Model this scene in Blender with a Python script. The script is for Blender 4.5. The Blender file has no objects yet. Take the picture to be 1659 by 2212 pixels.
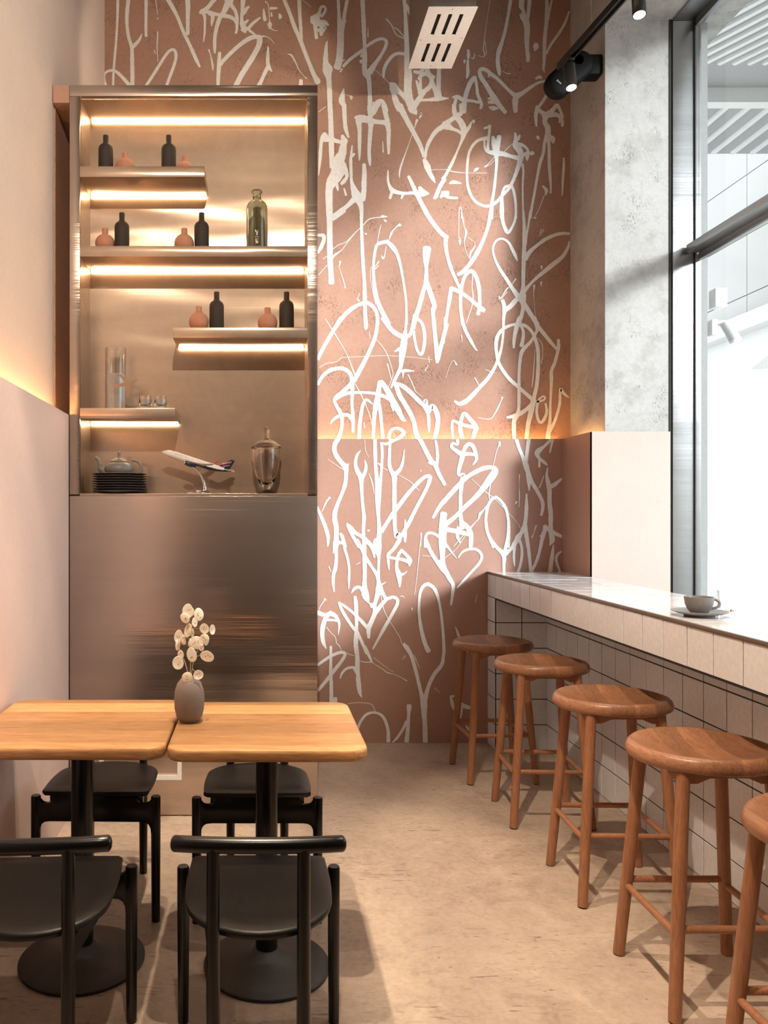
import bpy, bmesh, math, random
from mathutils import Vector, Matrix
random.seed(7)
SC = bpy.context.scene
COL = SC.collection
PI = math.pi

# ------------------------------------------------------------------ camera
F, VX, VY, CH = 1720.0, 560.0, 1110.0, 1.39
cam_d = bpy.data.cameras.new('camera')
cam = bpy.data.objects.new('camera', cam_d)
COL.objects.link(cam)
cam.location = (0, 0, CH)
cam.rotation_euler = (PI / 2, 0, 0)
cam_d.sensor_fit = 'HORIZONTAL'
cam_d.sensor_width = 36.0
cam_d.lens = F / 1659 * 36
cam_d.shift_x = (829.5 - VX) / 1659
cam_d.shift_y = (VY - 1106) / 1659
cam_d.clip_start = 0.05
SC.camera = cam

# ------------------------------------------------------------------ sky, exposure
world = bpy.data.worlds.new('sky')
SC.world = world
world.use_nodes = True
bg = world.node_tree.nodes['Background']
bg.inputs[0].default_value = (0.93, 0.965, 1.0, 1)
bg.inputs[1].default_value = 2.6
# hazy low sun coming in over the bar through the shop window
sun_d = bpy.data.lights.new('sun', 'SUN')
sun_d.energy = 4.0
sun_d.angle = math.radians(11)
sun_d.color = (0.95, 0.97, 1.0)
sun = bpy.data.objects.new('sun', sun_d)
COL.objects.link(sun)
sun.location = (8, -6, 5)
sun.rotation_euler = Vector((-0.77, 1.0, -0.336)).to_track_quat('-Z', 'Y').to_euler()
SC.view_settings.view_transform = 'Standard'
SC.view_settings.look = 'None'
SC.view_settings.gamma = 1
SC.view_settings.use_curve_mapping = False
SC.view_settings.exposure = 0.35
SC.cycles.use_denoising = True
SC.cycles.max_bounces = 10
SC.cycles.transmission_bounces = 12
SC.cycles.diffuse_bounces = 5
SC.cycles.transparent_max_bounces = 16
SC.cycles.sample_clamp_indirect = 4.0
SC.cycles.blur_glossy = 1.0


# ------------------------------------------------------------------ materials
def new_mat(name):
    m = bpy.data.materials.new(name)
    m.use_nodes = True
    nt = m.node_tree
    return m, nt, nt.nodes['Principled BSDF']


def setp(b, **kw):
    for k, v in kw.items():
        b.inputs[k.replace('_', ' ')].default_value = v


def coords(nt, scale=(1, 1, 1), kind='Object', rot=(0, 0, 0)):
    tc = nt.nodes.new('ShaderNodeTexCoord')
    mp = nt.nodes.new('ShaderNodeMapping')
    mp.inputs['Scale'].default_value = scale
    mp.inputs['Rotation'].default_value = rot
    nt.links.new(tc.outputs[kind], mp.inputs['Vector'])
    return mp.outputs[0]


def noise(nt, vec, scale, detail=4, rough=0.55, dist=0.0):
    n = nt.nodes.new('ShaderNodeTexNoise')
    n.inputs['Scale'].default_value = scale
    n.inputs['Detail'].default_value = detail
    n.inputs['Roughness'].default_value = rough
    n.inputs['Distortion'].default_value = dist
    nt.links.new(vec, n.inputs['Vector'])
    return n.outputs['Fac']


def ramp(nt, fac, stops):
    r = nt.nodes.new('ShaderNodeValToRGB')
    els = r.color_ramp.elements
    while len(els) < len(stops):
        els.new(0.5)
    for e, (p, c) in zip(els, stops):
        e.position = p
        e.color = (c[0], c[1], c[2], 1) if not isinstance(c, (int, float)) else (c, c, c, 1)
    nt.links.new(fac, r.inputs['Fac'])
    return r.outputs['Color']


def mixc(nt, fac, a, b, mode='MIX'):
    m = nt.nodes.new('ShaderNodeMix')
    m.data_type = 'RGBA'
    m.blend_type = mode
    for inp, v in ((m.inputs[0], fac), (m.inputs[6], a), (m.inputs[7], b)):
        if isinstance(v, bpy.types.NodeSocket):
            nt.links.new(v, inp)
        elif isinstance(v, (int, float)):
            inp.default_value = v
        else:
            inp.default_value = (v[0], v[1], v[2], 1)
    return m.outputs[2]


def mathn(nt, op, a, b=None):
    m = nt.nodes.new('ShaderNodeMath')
    m.operation = op
    for i, v in enumerate((a, b)):
        if v is None:
            continue
        if isinstance(v, bpy.types.NodeSocket):
            nt.links.new(v, m.inputs[i])
        else:
            m.inputs[i].default_value = v
    return m.outputs[0]


def bump(nt, b, h, strength, dist):
    n = nt.nodes.new('ShaderNodeBump')
    n.inputs['Strength'].default_value = strength
    n.inputs['Distance'].default_value = dist
    nt.links.new(h, n.inputs['Height'])
    nt.links.new(n.outputs[0], b.inputs['Normal'])
    return n


def plain(name, col, rough=0.5, metal=0.0, spec=0.5, bumpy=0.0, bscale=300):
    m, nt, b = new_mat(name)
    v = coords(nt)
    n = noise(nt, v, 60, 3)
    c = ramp(nt, n, [(0.3, [x * 0.94 for x in col]), (0.7, [min(1, x * 1.05) for x in col])])
    nt.links.new(c, b.inputs['Base Color'])
    setp(b, Roughness=rough, Metallic=metal)
    b.inputs['Specular IOR Level'].default_value = spec
    if bumpy:
        bump(nt, b, noise(nt, v, bscale, 2), bumpy, 0.002)
    return m


def plaster(name, col, var=0.10, pits=0.5, rough=0.75, stain=None):
    m, nt, b = new_mat(name)
    v = coords(nt)
    n1 = noise(nt, v, 2.2, 6, 0.6)
    n2 = noise(nt, v, 45, 5, 0.6)
    c = ramp(nt, n1, [(0.3, [x * (1 - var) for x in col]), (0.7, [min(1, x * (1 + var)) for x in col])])
    c = mixc(nt, 0.25, c, ramp(nt, n2, [(0.35, [x * (1 - var * 2) for x in col]), (0.6, [min(1, x * (1 + var)) for x in col])]))
    vs = coords(nt, (1, 1, 0.55))
    n3 = noise(nt, vs, 130, 3, 0.7, 0.6)
    msk = ramp(nt, noise(nt, v, 7, 4, 0.6), [(0.5, 0.0), (0.66, 1.0)])
    pit = mixc(nt, msk, (0, 0, 0), ramp(nt, n3, [(0.56, 0.0), (0.66, 1.0)]))
    if stain:
        n4 = noise(nt, v, 5, 7, 0.68)
        c = mixc(nt, ramp(nt, n4, [(0.5, 0.0), (0.68, 0.65)]), c, stain)
        c = mixc(nt, mathn(nt, 'MULTIPLY', pit, 0.45), c, [x * 0.45 for x in stain])
    nt.links.new(c, b.inputs['Base Color'])
    setp(b, Roughness=rough)
    b.inputs['Specular IOR Level'].default_value = 0.25
    h = mathn(nt, 'SUBTRACT', mathn(nt, 'MULTIPLY', n2, 0.5), pit)
    bump(nt, b, h, pits, 0.004)
    return m


def steel_mat(name, col, rough, wave=0.5, streak=0.3, haze=0.0):
    m, nt, b = new_mat(name)
    n1 = noise(nt, coords(nt, (0.7, 1.0, 2.4)), 1.6, 1.0, 0.4, 0.7)
    n2 = noise(nt, coords(nt, (0.3, 1.0, 17.0)), 1.0, 4, 0.62)
    n3 = noise(nt, coords(nt, (0.5, 1.0, 6.0)), 2.0, 3, 0.6)
    c = ramp(nt, n3, [(0.2, [x * 0.92 for x in col]), (0.8, [min(1, x * 1.06) for x in col])])
    nt.links.new(c, b.inputs['Base Color'])
    setp(b, Metallic=1.0, Anisotropic=0.85, Roughness=rough)
    tv = nt.nodes.new('ShaderNodeCombineXYZ')
    tv.inputs[0].default_value = 1.0
    nt.links.new(tv.outputs[0], b.inputs['Tangent'])
    bn = bump(nt, b, n1, wave, 0.035)
    b2 = nt.nodes.new('ShaderNodeBump')
    b2.inputs['Strength'].default_value = streak
    b2.inputs['Distance'].default_value = 0.004
    nt.links.new(n2, b2.inputs['Height'])
    nt.links.new(bn.outputs[0], b2.inputs['Normal'])
    nt.links.new(b2.outputs[0], b.inputs['Normal'])
    if haze:
        h = nt.nodes.new('ShaderNodeBsdfPrincipled')
        setp(h, Metallic=1.0, Roughness=0.55)
        nt.links.new(c, h.inputs['Base Color'])
        mx = nt.nodes.new('ShaderNodeMixShader')
        smu = ramp(nt, noise(nt, coords(nt), 9, 6, 0.7, 1.0), [(0.3, haze * 0.92), (0.75, haze * 1.1)])
        nt.links.new(smu, mx.inputs[0])
        nt.links.new(b.outputs[0], mx.inputs[1])
        nt.links.new(h.outputs[0], mx.inputs[2])
        out = [n for n in nt.nodes if n.type == 'OUTPUT_MATERIAL'][0]
        nt.links.new(mx.outputs[0], out.inputs['Surface'])
    return m


def wood(name, dark, light, axis='X', stave=0.0, rough=0.35, gs=1.0):
    m, nt, b = new_mat(name)
    sc = {'X': (1.2, 14, 14), 'Y': (14, 1.2, 14), 'Z': (14, 14, 1.2)}[axis]
    v = coords(nt, sc)
    n1 = noise(nt, v, 3.0 * gs, 6, 0.65, 1.4)
    n2 = noise(nt, coords(nt, tuple(s * 5 for s in sc)), 3.0 * gs, 4, 0.6, 0.4)
    c = ramp(nt, n1, [(0.28, dark), (0.5, [(a + c2) / 2 for a, c2 in zip(dark, light)]), (0.72, light)])
    c = mixc(nt, 0.35, c, ramp(nt, n2, [(0.35, [x * 0.6 for x in dark]), (0.6, light)]), 'MIX')
    if stave:
        tc = nt.nodes.new('ShaderNodeTexCoord')
        sx = nt.nodes.new('ShaderNodeSeparateXYZ')
        nt.links.new(tc.outputs['Object'], sx.inputs[0])
        src = sx.outputs['Y' if axis == 'X' else 'X']
        fl = mathn(nt, 'FLOOR', mathn(nt, 'DIVIDE', mathn(nt, 'ADD', src, 7.013), stave))
        wn = nt.nodes.new('ShaderNodeTexWhiteNoise')
        wn.noise_dimensions = '1D'
        nt.links.new(fl, wn.inputs['W'])
        k = ramp(nt, wn.outputs['Value'], [(0.0, 0.62), (1.0, 1.2)])
        c = mixc(nt, 1.0, c, k, 'MULTIPLY')
    nt.links.new(c, b.inputs['Base Color'])
    setp(b, Roughness=rough)
    b.inputs['Specular IOR Level'].default_value = 0.4
    bump(nt, b, n2, 0.12, 0.001)
    return m


def emit(name, col, strength):
    m, nt, b = new_mat(name)
    setp(b, Base_Color=(0.9, 0.85, 0.8, 1))
    b.inputs['Emission Color'].default_value = (col[0], col[1], col[2], 1)
    b.inputs['Emission Strength'].default_value = strength
    return m


def glass_mat(name, col=(1, 1, 1), rough=0.0):
    m, nt, b = new_mat(name)
    setp(b, Base_Color=(col[0], col[1], col[2], 1), Roughness=rough, IOR=1.46)
    b.inputs['Transmission Weight'].default_value = 1.0
    return m


def pane_mat(name):
    m = bpy.data.materials.new(name)
    m.use_nodes = True
    nt = m.node_tree
    nt.nodes.clear()
    out = nt.nodes.new('ShaderNodeOutputMaterial')
    tr = nt.nodes.new('ShaderNodeBsdfTransparent')
    tr.inputs[0].default_value = (0.97, 0.985, 0.98, 1)
    gl = nt.nodes.new('ShaderNodeBsdfGlossy')
    gl.inputs['Roughness'].default_value = 0.02
    fr = nt.nodes.new('ShaderNodeLayerWeight')
    fr.inputs['Blend'].default_value = 0.5
    f5 = mathn(nt, 'MULTIPLY_ADD', mathn(nt, 'POWER', fr.outputs['Facing'], 5.0), 0.45)
    f5.node.inputs[2].default_value = 0.02
    mx = nt.nodes.new('ShaderNodeMixShader')
    nt.links.new(f5, mx.inputs[0])
    nt.links.new(tr.outputs[0], mx.inputs[1])
    nt.links.new(gl.outputs[0], mx.inputs[2])
    nt.links.new(mx.outputs[0], out.inputs[0])
    return m


def floor_mat():
    m, nt, b = new_mat('microcement_floor')
    v = coords(nt)
    n1 = noise(nt, v, 1.3, 7, 0.66, 0.9)
    n2 = noise(nt, v, 6, 7, 0.7, 1.2)
    n3 = noise(nt, v, 40, 5, 0.7, 0.5)
    c = ramp(nt, n1, [(0.30, (0.33, 0.25, 0.195)), (0.48, (0.49, 0.38, 0.295)), (0.68, (0.60, 0.48, 0.38))])
    c = mixc(nt, 0.5, c, ramp(nt, n2, [(0.32, (0.29, 0.22, 0.17)), (0.5, (0.50, 0.39, 0.30)), (0.66, (0.64, 0.515, 0.41))]))
    c = mixc(nt, 0.22, c, ramp(nt, n3, [(0.35, (0.26, 0.2, 0.155)), (0.6, (0.62, 0.5, 0.4))]))
    # trowel scuffs: thin dark strokes inside worn patches
    for i, (ang, sc, k) in enumerate(((0.5, 13.0, 7.0), (-0.9, 16.0, 7.0), (0.15, 9.0, 9.0), (1.25, 20.0, 6.0))):
        vv = coords(nt, (1.0, k, 1.0), rot=(0, 0, ang))
        s = ramp(nt, noise(nt, vv, sc, 3, 0.55, 0.9), [(0.62, 0.0), (0.67, 1.0)])
        msk = ramp(nt, noise(nt, coords(nt, (1, 1.6, 1), rot=(0, 0, i * 1.3)), 2.3, 5, 0.7, 0.4), [(0.50, 0.0), (0.63, 1.0)])
        c = mixc(nt, mathn(nt, 'MULTIPLY', mathn(nt, 'MULTIPLY', s, msk), 0.75), c, (0.13, 0.095, 0.07))
    vo = nt.nodes.new('ShaderNodeTexVoronoi')
    vo.inputs['Scale'].default_value = 13
    nt.links.new(v, vo.inputs['Vector'])
    spot = ramp(nt, vo.outputs['Distance'], [(0.035, 1.0), (0.075, 0.0)])
    c = mixc(nt, mathn(nt, 'MULTIPLY', spot, 0.55), c, (0.16, 0.12, 0.09))
    nt.links.new(c, b.inputs['Base Color'])
    r = ramp(nt, n2, [(0.3, 0.40), (0.7, 0.6)])
    nt.links.new(r, b.inputs['Roughness'])
    b.inputs['Specular IOR Level'].default_value = 0.35
    bump(nt, b, n2, 0.10, 0.004)
    return m


M = {}
M['terracotta'] = plaster('terracotta_plaster', (0.44, 0.265, 0.20), 0.11, 1.0)
M['terracotta_smooth'] = plaster('terracotta_paint', (0.44, 0.255, 0.195), 0.06, 0.14, 0.42)
M['cream'] = plaster('cream_pink_plaster', (0.84, 0.68, 0.57), 0.05, 0.25)
M['pink'] = plaster('pale_pink_paint', (0.76, 0.60, 0.545), 0.05, 0.12, 0.6)
M['concrete'] = plaster('grey_concrete', (0.43, 0.425, 0.41), 0.12, 0.8, 0.8, stain=(0.25, 0.235, 0.215))
M['column_lit'] = plaster('column_lit_paint', (0.55, 0.42, 0.37), 0.05, 0.15, 0.6)  # same paint as the column side, paled for the strong light on it
M['rear'] = plaster('rear_room_paint', (0.16, 0.10, 0.075), 0.1, 0.2)
M['ceiling'] = plaster('ceiling_paint', (0.22, 0.19, 0.17), 0.05, 0.2)
M['floor'] = floor_mat()
M['steel'] = steel_mat('brushed_steel', (0.52, 0.44, 0.39), 0.20, 0.10, 0.60, 0.15)
M['steel_in'] = steel_mat('niche_steel', (0.56, 0.445, 0.355), 0.18, 0.30, 0.06, 0.38)
M['frame_steel'] = steel_mat('window_frame_steel', (0.42, 0.42, 0.42), 0.35, 0.15, 0.3)
M['led'] = emit('warm_led', (1.0, 0.66, 0.36), 26.0)
M['cove'] = emit('cove_led', (1.0, 0.56, 0.20), 22.0)
M['lens'] = emit('spot_lens', (1.0, 0.82, 0.62), 9.0)
M['paint'] = plain('white_graffiti_paint', (0.86, 0.85, 0.83), 0.4, 0, 0.4, 0.2, 200)
M['tile'] = plain('white_glazed_tile', (0.86, 0.86, 0.87), 0.10, 0, 0.5)
M['grout'] = plain('dark_grout', (0.022, 0.02, 0.019), 0.8)
M['trim_brown'] = plain('bronze_edge_trim', (0.22, 0.165, 0.13), 0.4, 0.5)
M['oak'] = wood('table_oak', (0.42, 0.175, 0.055), (0.70, 0.39, 0.17), 'X', 0.115, 0.42)
M['beech'] = wood('stool_beech', (0.26, 0.108, 0.055), (0.46, 0.225, 0.122), 'Y', 0.078, 0.32)
M['beech_leg'] = wood('stool_leg_beech', (0.29, 0.12, 0.06), (0.42, 0.195, 0.10), 'Z', 0, 0.32)
M['black_wood'] = wood('black_stained_ash', (0.003, 0.0026, 0.0022), (0.012, 0.0095, 0.008), 'Y', 0, 0.42, 2.2)
M['black_paint'] = plain('black_satin_wood', (0.005, 0.0047, 0.0045), 0.26, 0, 0.45)
M['black_iron'] = plain('black_cast_iron', (0.006, 0.0055, 0.005), 0.30, 0.0, 0.9, 1.0, 380)
M['black_metal'] = plain('black_anodised', (0.018, 0.017, 0.016), 0.35, 0.4)
M['black_plastic'] = plain('black_plastic', (0.004, 0.004, 0.004), 0.6, 0, 0.2)
M['dark_ceramic'] = plain('matte_black_ceramic', (0.030, 0.022, 0.017), 0.7)
M['pink_ceramic'] = plain('matte_pink_ceramic', (0.50, 0.235, 0.15), 0.75)
M['grey_ceramic'] = plain('grey_stoneware', (0.21, 0.20, 0.195), 0.4)
M['plate_grey'] = plain('dark_grey_stoneware', (0.10, 0.088, 0.085), 0.35)
M['vase_grey'] = plain('taupe_ceramic', (0.22, 0.175, 0.15), 0.7)
M['glass'] = glass_mat('clear_glass')
M['glass_green'] = glass_mat('greenish_glass', (0.88, 0.95, 0.84))
M['pane'] = pane_mat('window_pane')
M['sand'] = plain('white_wax', (0.9, 0.86, 0.8), 0.7)
M['milk'] = plain('white_filling', (0.9, 0.88, 0.84), 0.5)
M['white_panel'] = plain('white_powdercoat', (0.80, 0.785, 0.76), 0.4)
M['slot_dark'] = plain('dark_opening', (0.02, 0.018, 0.016), 0.8)
M['duct'] = plain('galvanised_duct', (0.36, 0.33, 0.30), 0.4, 0.8)
M['pod'] = plain('dried_seed_pod', (0.93, 0.85, 0.70), 0.6)
M['pod_seed'] = plain('seed_spot', (0.50, 0.23, 0.09), 0.7)
M['stem'] = plain('dried_stem', (0.62, 0.45, 0.26), 0.7)
M['chrome'] = plain('chrome', (0.85, 0.84, 0.82), 0.08, 1.0)
M['plane_white'] = plain('white_lacquer', (0.80, 0.79, 0.78), 0.25)
M['plane_navy'] = plain('navy_lacquer', (0.018, 0.024, 0.055), 0.25)
M['plane_red'] = plain('red_lacquer', (0.50, 0.03, 0.025), 0.3)
M['ply'] = plain('brown_card', (0.33, 0.20, 0.13), 0.6)
M['facade'] = plain('grey_facade_panel', (0.33, 0.33, 0.325), 0.7)
M['facade_joint'] = plain('facade_joint', (0.30, 0.30, 0.29), 0.8)
M['ext_white'] = plain('exterior_white', (0.50, 0.51, 0.50), 0.7)
M['ext_grey'] = plain('exterior_soffit_grey', (0.25, 0.25, 0.25), 0.8)
M['pavement'] = plain('pale_pavement', (0.55, 0.55, 0.53), 0.9)
M['rubber'] = plain('black_rubber', (0.012, 0.012, 0.012), 0.8)


# ------------------------------------------------------------------ mesh helpers
def link(name, me, mat, parent=None):
    o = bpy.data.objects.new(name, me)
    COL.objects.link(o)
    if mat is not None:
        me.materials.append(M[mat] if isinstance(mat, str) else mat)
    if parent is not None:
        o.parent = parent
    return o


def mesh(name, vs, fs, mat, parent=None, smooth=False, angle=None):
    me = bpy.data.meshes.new(name)
    me.from_pydata([tuple(v) for v in vs], [], fs)
    me.validate()
    bm = bmesh.new()
    bm.from_mesh(me)
    bmesh.ops.recalc_face_normals(bm, faces=bm.faces)
    if smooth:
        for f in bm.faces:
            f.smooth = True
        if angle:
            for e in bm.edges:
                if len(e.link_faces) == 2 and e.calc_face_angle(0) > angle:
                    e.smooth = False
    bm.to_mesh(me)
    bm.free()
    return link(name, me, mat, parent)


def box_geo(x0, x1, y0, y1, z0, z1):
    vs = [(x0, y0, z0), (x1, y0, z0), (x1, y1, z0), (x0, y1, z0), (x0, y0, z1), (x1, y0, z1), (x1, y1, z1), (x0, y1, z1)]
    fs = [(0, 3, 2, 1), (4, 5, 6, 7), (0, 1, 5, 4), (1, 2, 6, 5), (2, 3, 7, 6), (3, 0, 4, 7)]
    return vs, fs


def box(name, x0, x1, y0, y1, z0, z1, mat, parent=None, bev=0.0, seg=2):
    vs, fs = box_geo(x0, x1, y0, y1, z0, z1)
    if not bev:
        return mesh(name, vs, fs, mat, parent)
    bm = bmesh.new()
    bv = [bm.verts.new(v) for v in vs]
    for f in fs:
        bm.faces.new([bv[i] for i in f])
    bmesh.ops.recalc_face_normals(bm, faces=bm.faces)
    bmesh.ops.bevel(bm, geom=list(bm.edges), offset=bev, segments=seg, affect='EDGES', profile=0.5)
    for f in bm.faces:
        f.smooth = True
    for e in bm.edges:
        if len(e.link_faces) == 2 and e.calc_face_angle(0) > 0.7:
            e.smooth = False
    me = bpy.data.meshes.new(name)
    bm.to_mesh(me)
    bm.free()
    return link(name, me, mat, parent)


def multi(name, geos, mat, parent=None, smooth=False, angle=None):
    vs, fs = [], []
    for v, f in geos:
        o = len(vs)
        vs += list(v)
        fs += [tuple(i + o for i in q) for q in f]
    return mesh(name, vs, fs, mat, parent, smooth, angle)


def lathe_geo(prof, seg=32, c=(0, 0, 0), sx=1, sy=1, closed_top=True):
    vs, fs = [], []
    n = len(prof)
    for r, z in prof:
        for k in range(seg):
            a = 2 * PI * k / seg
            vs.append((c[0] + r * sx * math.cos(a), c[1] + r * sy * math.sin(a), c[2] + z))
    for i in range(n - 1):
        for k in range(seg):
            k2 = (k + 1) % seg
            fs.append((i * seg + k, i * seg + k2, (i + 1) * seg + k2, (i + 1) * seg + k))
    fs.append(tuple(range(seg))[::-1])
    fs.append(tuple((n - 1) * seg + k for k in range(seg)))
    return vs, fs


def lathe(name, prof, mat, parent=None, c=(0, 0, 0), seg=32, sx=1, sy=1, angle=0.9):
    return mesh(name, *lathe_geo(prof, seg, c, sx, sy), mat, parent, True, angle)


def tube_geo(pts, rad, seg=12, up=Vector((0, 0, 1)), round_ends=False):
    pts = [Vector(p) for p in pts]
    if not isinstance(rad, (list, tuple)):
        rad = [rad] * len(pts)
    rad = list(rad)
    if round_ends:
        d0 = (pts[0] - pts[1]).normalized()
        d1 = (pts[-1] - pts[-2]).normalized()
        r0, r1 = rad[0], rad[-1]
        a, ra, b2, rb = [], [], [], []
        for k in (1.0, 0.8, 0.45):
            a.append(pts[0] + d0 * r0 * (k * 0.55)); ra.append(r0 * math.sqrt(max(0.02, 1 - k * k)))
        for k in (0.45, 0.8, 1.0):
            b2.append(pts[-1] + d1 * r1 * (k * 0.55)); rb.append(r1 * math.sqrt(max(0.02, 1 - k * k)))
        pts = a + pts + b2
        rad = ra + rad + rb
    vs, fs = [], []
    n = len(pts)
    prev = None
    for i, p in enumerate(pts):
        t = (pts[min(i + 1, n - 1)] - pts[max(i - 1, 0)])
        if t.length < 1e-9:
            t = Vector((0, 0, 1))
        t.normalize()
        if prev is None:
            ref = up if abs(t.dot(up)) < 0.95 else Vector((1, 0, 0))
            u = t.cross(ref).normalized()
        else:
            u = (prev - t * prev.dot(t)).normalized()
        prev = u
        w = t.cross(u)
        for k in range(seg):
            a = 2 * PI * k / seg
            vs.append(p + (u * math.cos(a) + w * math.sin(a)) * rad[i])
    for i in range(n - 1):
        for k in range(seg):
            k2 = (k + 1) % seg
            fs.append((i * seg + k, i * seg + k2, (i + 1) * seg + k2, (i + 1) * seg + k))
    fs.append(tuple(range(seg))[::-1])
    fs.append(tuple((n - 1) * seg + k for k in range(seg)))
    return vs, fs


def tube(name, pts, rad, mat, parent=None, seg=12, round_ends=False, angle=0.9):
    return mesh(name, *tube_geo(pts, rad, seg, round_ends=round_ends), mat, parent, True, angle)


def prism_geo(poly, a0, a1, axis='Y'):
    """poly of 2-D points; axis = extrusion axis"""
    def P(u, v, w):
        return {'X': (w, u, v), 'Y': (u, w, v), 'Z': (u, v, w)}[axis]
    n = len(poly)
    vs = [P(u, v, a0) for u, v in poly] + [P(u, v, a1) for u, v in poly]
    fs = [tuple(range(n))[::-1], tuple(range(n, 2 * n))]
    for i in range(n):
        j = (i + 1) % n
        fs.append((i, j, j + n, i + n))
    return vs, fs


def prism(name, poly, a0, a1, mat, parent=None, axis='Y', bev=0.0, smooth=False):
    vs, fs = prism_geo(poly, a0, a1, axis)
    o = mesh(name, vs, fs, mat, parent, smooth, 0.6 if smooth else None)
    if bev:
        bm = bmesh.new()
        bm.from_mesh(o.data)
        es = [e for e in bm.edges if len(e.link_faces) == 2 and e.calc_face_angle(0) > 1.2]
        bmesh.ops.bevel(bm, geom=es, offset=bev, segments=2, affect='EDGES', profile=0.5)
        for f in bm.faces:
            f.smooth = True
        for e in bm.edges:
            if len(e.link_faces) == 2 and e.calc_face_angle(0) > 0.75:
                e.smooth = False
        bm.to_mesh(o.data)
        bm.free()
    return o


def empty(name, loc=(0, 0, 0), rz=0.0):
    o = bpy.data.objects.new(name, None)
    COL.objects.link(o)
    o.location = loc
    o.rotation_euler = (0, 0, rz)
    o.empty_display_size = 0.05
    return o


def tag(o, label, cat, group=None):
    o['label'] = label
    o['category'] = cat
    if group:
        o['group'] = group
    return o


def struct(o, label=None):
    o['kind'] = 'structure'
    if label:
        o['label'] = label
    return o


def dup(o, parent=None):
    c = o.copy()
    COL.objects.link(c)
    c.parent = parent
    for ch in list(o.children):
        dup(ch, c)
    return c


def inst(name, me, loc, parent, rot=(0, 0, 0)):
    o = bpy.data.objects.new(name, me)
    COL.objects.link(o)
    o.location = loc
    o.rotation_euler = rot
    o.parent = parent
    return o


def W(px, py, d):
    return Vector(((px - VX) * d / F, d, CH - (py - VY) * d / F))


def catmull(pts, n=6):
    if len(pts) < 3:
        out = []
        for i in range(len(pts) - 1):
            for k in range(n):
                t = k / n
                out.append(tuple(a + (b - a) * t for a, b in zip(pts[i], pts[i + 1])))
        out.append(tuple(pts[-1]))
        return out
    P = [tuple(2 * a - b for a, b in zip(pts[0], pts[1]))] + list(pts) + [tuple(2 * a - b for a, b in zip(pts[-1], pts[-2]))]
    out = []
    for i in range(1, len(P) - 2):
        p0, p1, p2, p3 = P[i - 1:i + 3]
        for k in range(n):
            t = k / n
            out.append(tuple(0.5 * (2 * b + (c - a) * t + (2 * a - 5 * b + 4 * c - d) * t * t + (3 * b - a - 3 * c + d) * t ** 3)
                             for a, b, c, d in zip(p0, p1, p2, p3)))
    out.append(tuple(P[-2]))
    return out

# ------------------------------------------------------------------ the room
YB, YBU = 4.83, 4.91            # lower (clad) and upper back wall
XL = -0.953                     # upper left wall
XR = 1.918                      # right wall / column side
XG = 2.42                       # glass plane
ZW = 1.845                      # top of wall cladding
ZC = 5.0
YN = -3.2                       # wall behind the camera

floor_o = struct(box('floor', -1.3, 2.5, YN - 0.15, 5.2, -0.1, 0, 'floor'), 'beige trowelled concrete floor with dark scuffs')
struct(box('ceiling', -1.3, 2.6, YN - 0.15, 5.2, ZC, ZC + 0.12, 'ceiling'), 'plain painted ceiling above the frame')
wall_back = struct(box('wall_back', -1.3, 2.3, YBU, 5.1, 0, ZC, 'terracotta'), 'terracotta plaster wall covered in white graffiti')
struct(box('wall_left', -1.15, XL, YN, YBU, 0, ZC, 'cream'), 'pale cream pink plaster wall')
struct(box('wall_rear', -1.15, 2.6, YN - 0.15, YN, 0, ZC, 'rear'), 'dark brown wall behind the viewer')
# brown-painted return beside the cabinet
struct(box('trim_1', XL, XL + 0.006, 3.70, YBU, 0, 3.36, 'terracotta'), 'terracotta painted strip of wall beside the steel cabinet')
struct(box('trim_2', XL + 0.006, -0.874, 3.66, 3.84, 3.28, 3.36, 'terracotta'), 'terracotta filler box at top of steel cabinet')
struct(box('trim_3', XL + 0.006, -0.874, 3.97, 4.3, 0, 3.28, 'terracotta'), 'terracotta filler panel behind the steel cabinet edge')

# left wall cladding (slightly toed) with cove groove
def xleft(y):
    return -0.8746 - 0.0163 * (y - 3.66)
y0, y1 = YN, 3.655
cl = []
def clad_poly(off0, off1, z0, z1):
    vs = [(xleft(y0) - off0, y0, z0), (xleft(y1) - off0, y1, z0), (xleft(y1) - off1, y1, z0), (xleft(y0) - off1, y0, z0)]
    vs += [(a, b, z1) for a, b, c in vs]
    return vs, [(0, 3, 2, 1), (4, 5, 6, 7), (0, 1, 5, 4), (1, 2, 6, 5), (2, 3, 7, 6), (3, 0, 4, 7)]
vs, fs = clad_poly(0, 0.02, 0, ZW)
vs2, fs2 = clad_poly(0.02, 0.06, 0, ZW - 0.05)
wl = struct(multi('wall_lower_left', [(vs, fs), (vs2, fs2)], 'pink'), 'pale pink wall cladding with hidden cove light along its top')
vs, fs = clad_poly(0.036, 0.056, ZW - 0.05, ZW - 0.042)
mesh('light_strip', vs, fs, 'cove', wl)

# back and column cladding
wb = struct(multi('wall_lower_back', [box_geo(0.27, 1.839, YB, YB + 0.02, 0, ZW), box_geo(0.27, 1.839, YB + 0.02, YBU, 0, ZW - 0.05)],
                  'terracotta_smooth'), 'smooth terracotta wall cladding with white graffiti and cove light along its top')
box('light_strip', 0.30, 1.84, YB + 0.035, YB + 0.06, ZW - 0.05, ZW - 0.042, 'cove', wb)
wc = struct(multi('wall_lower_right', [box_geo(1.839, 1.859, 4.405, YBU, 0, ZW), box_geo(1.859, 1.93, 4.425, YBU, 0, ZW - 0.05)],
                  'terracotta_smooth'), 'terracotta pink cladding on the side of the window column')
box('light_strip', 1.875, 1.895, 4.44, 4.80, ZW - 0.05, ZW - 0.042, 'cove', wc)
struct(box('wall_lower_column', 1.839, 2.272, 4.400, 4.425, 0, ZW, 'column_lit'), 'cladding on the column face beside the window, colour paled for the light on it')
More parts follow.
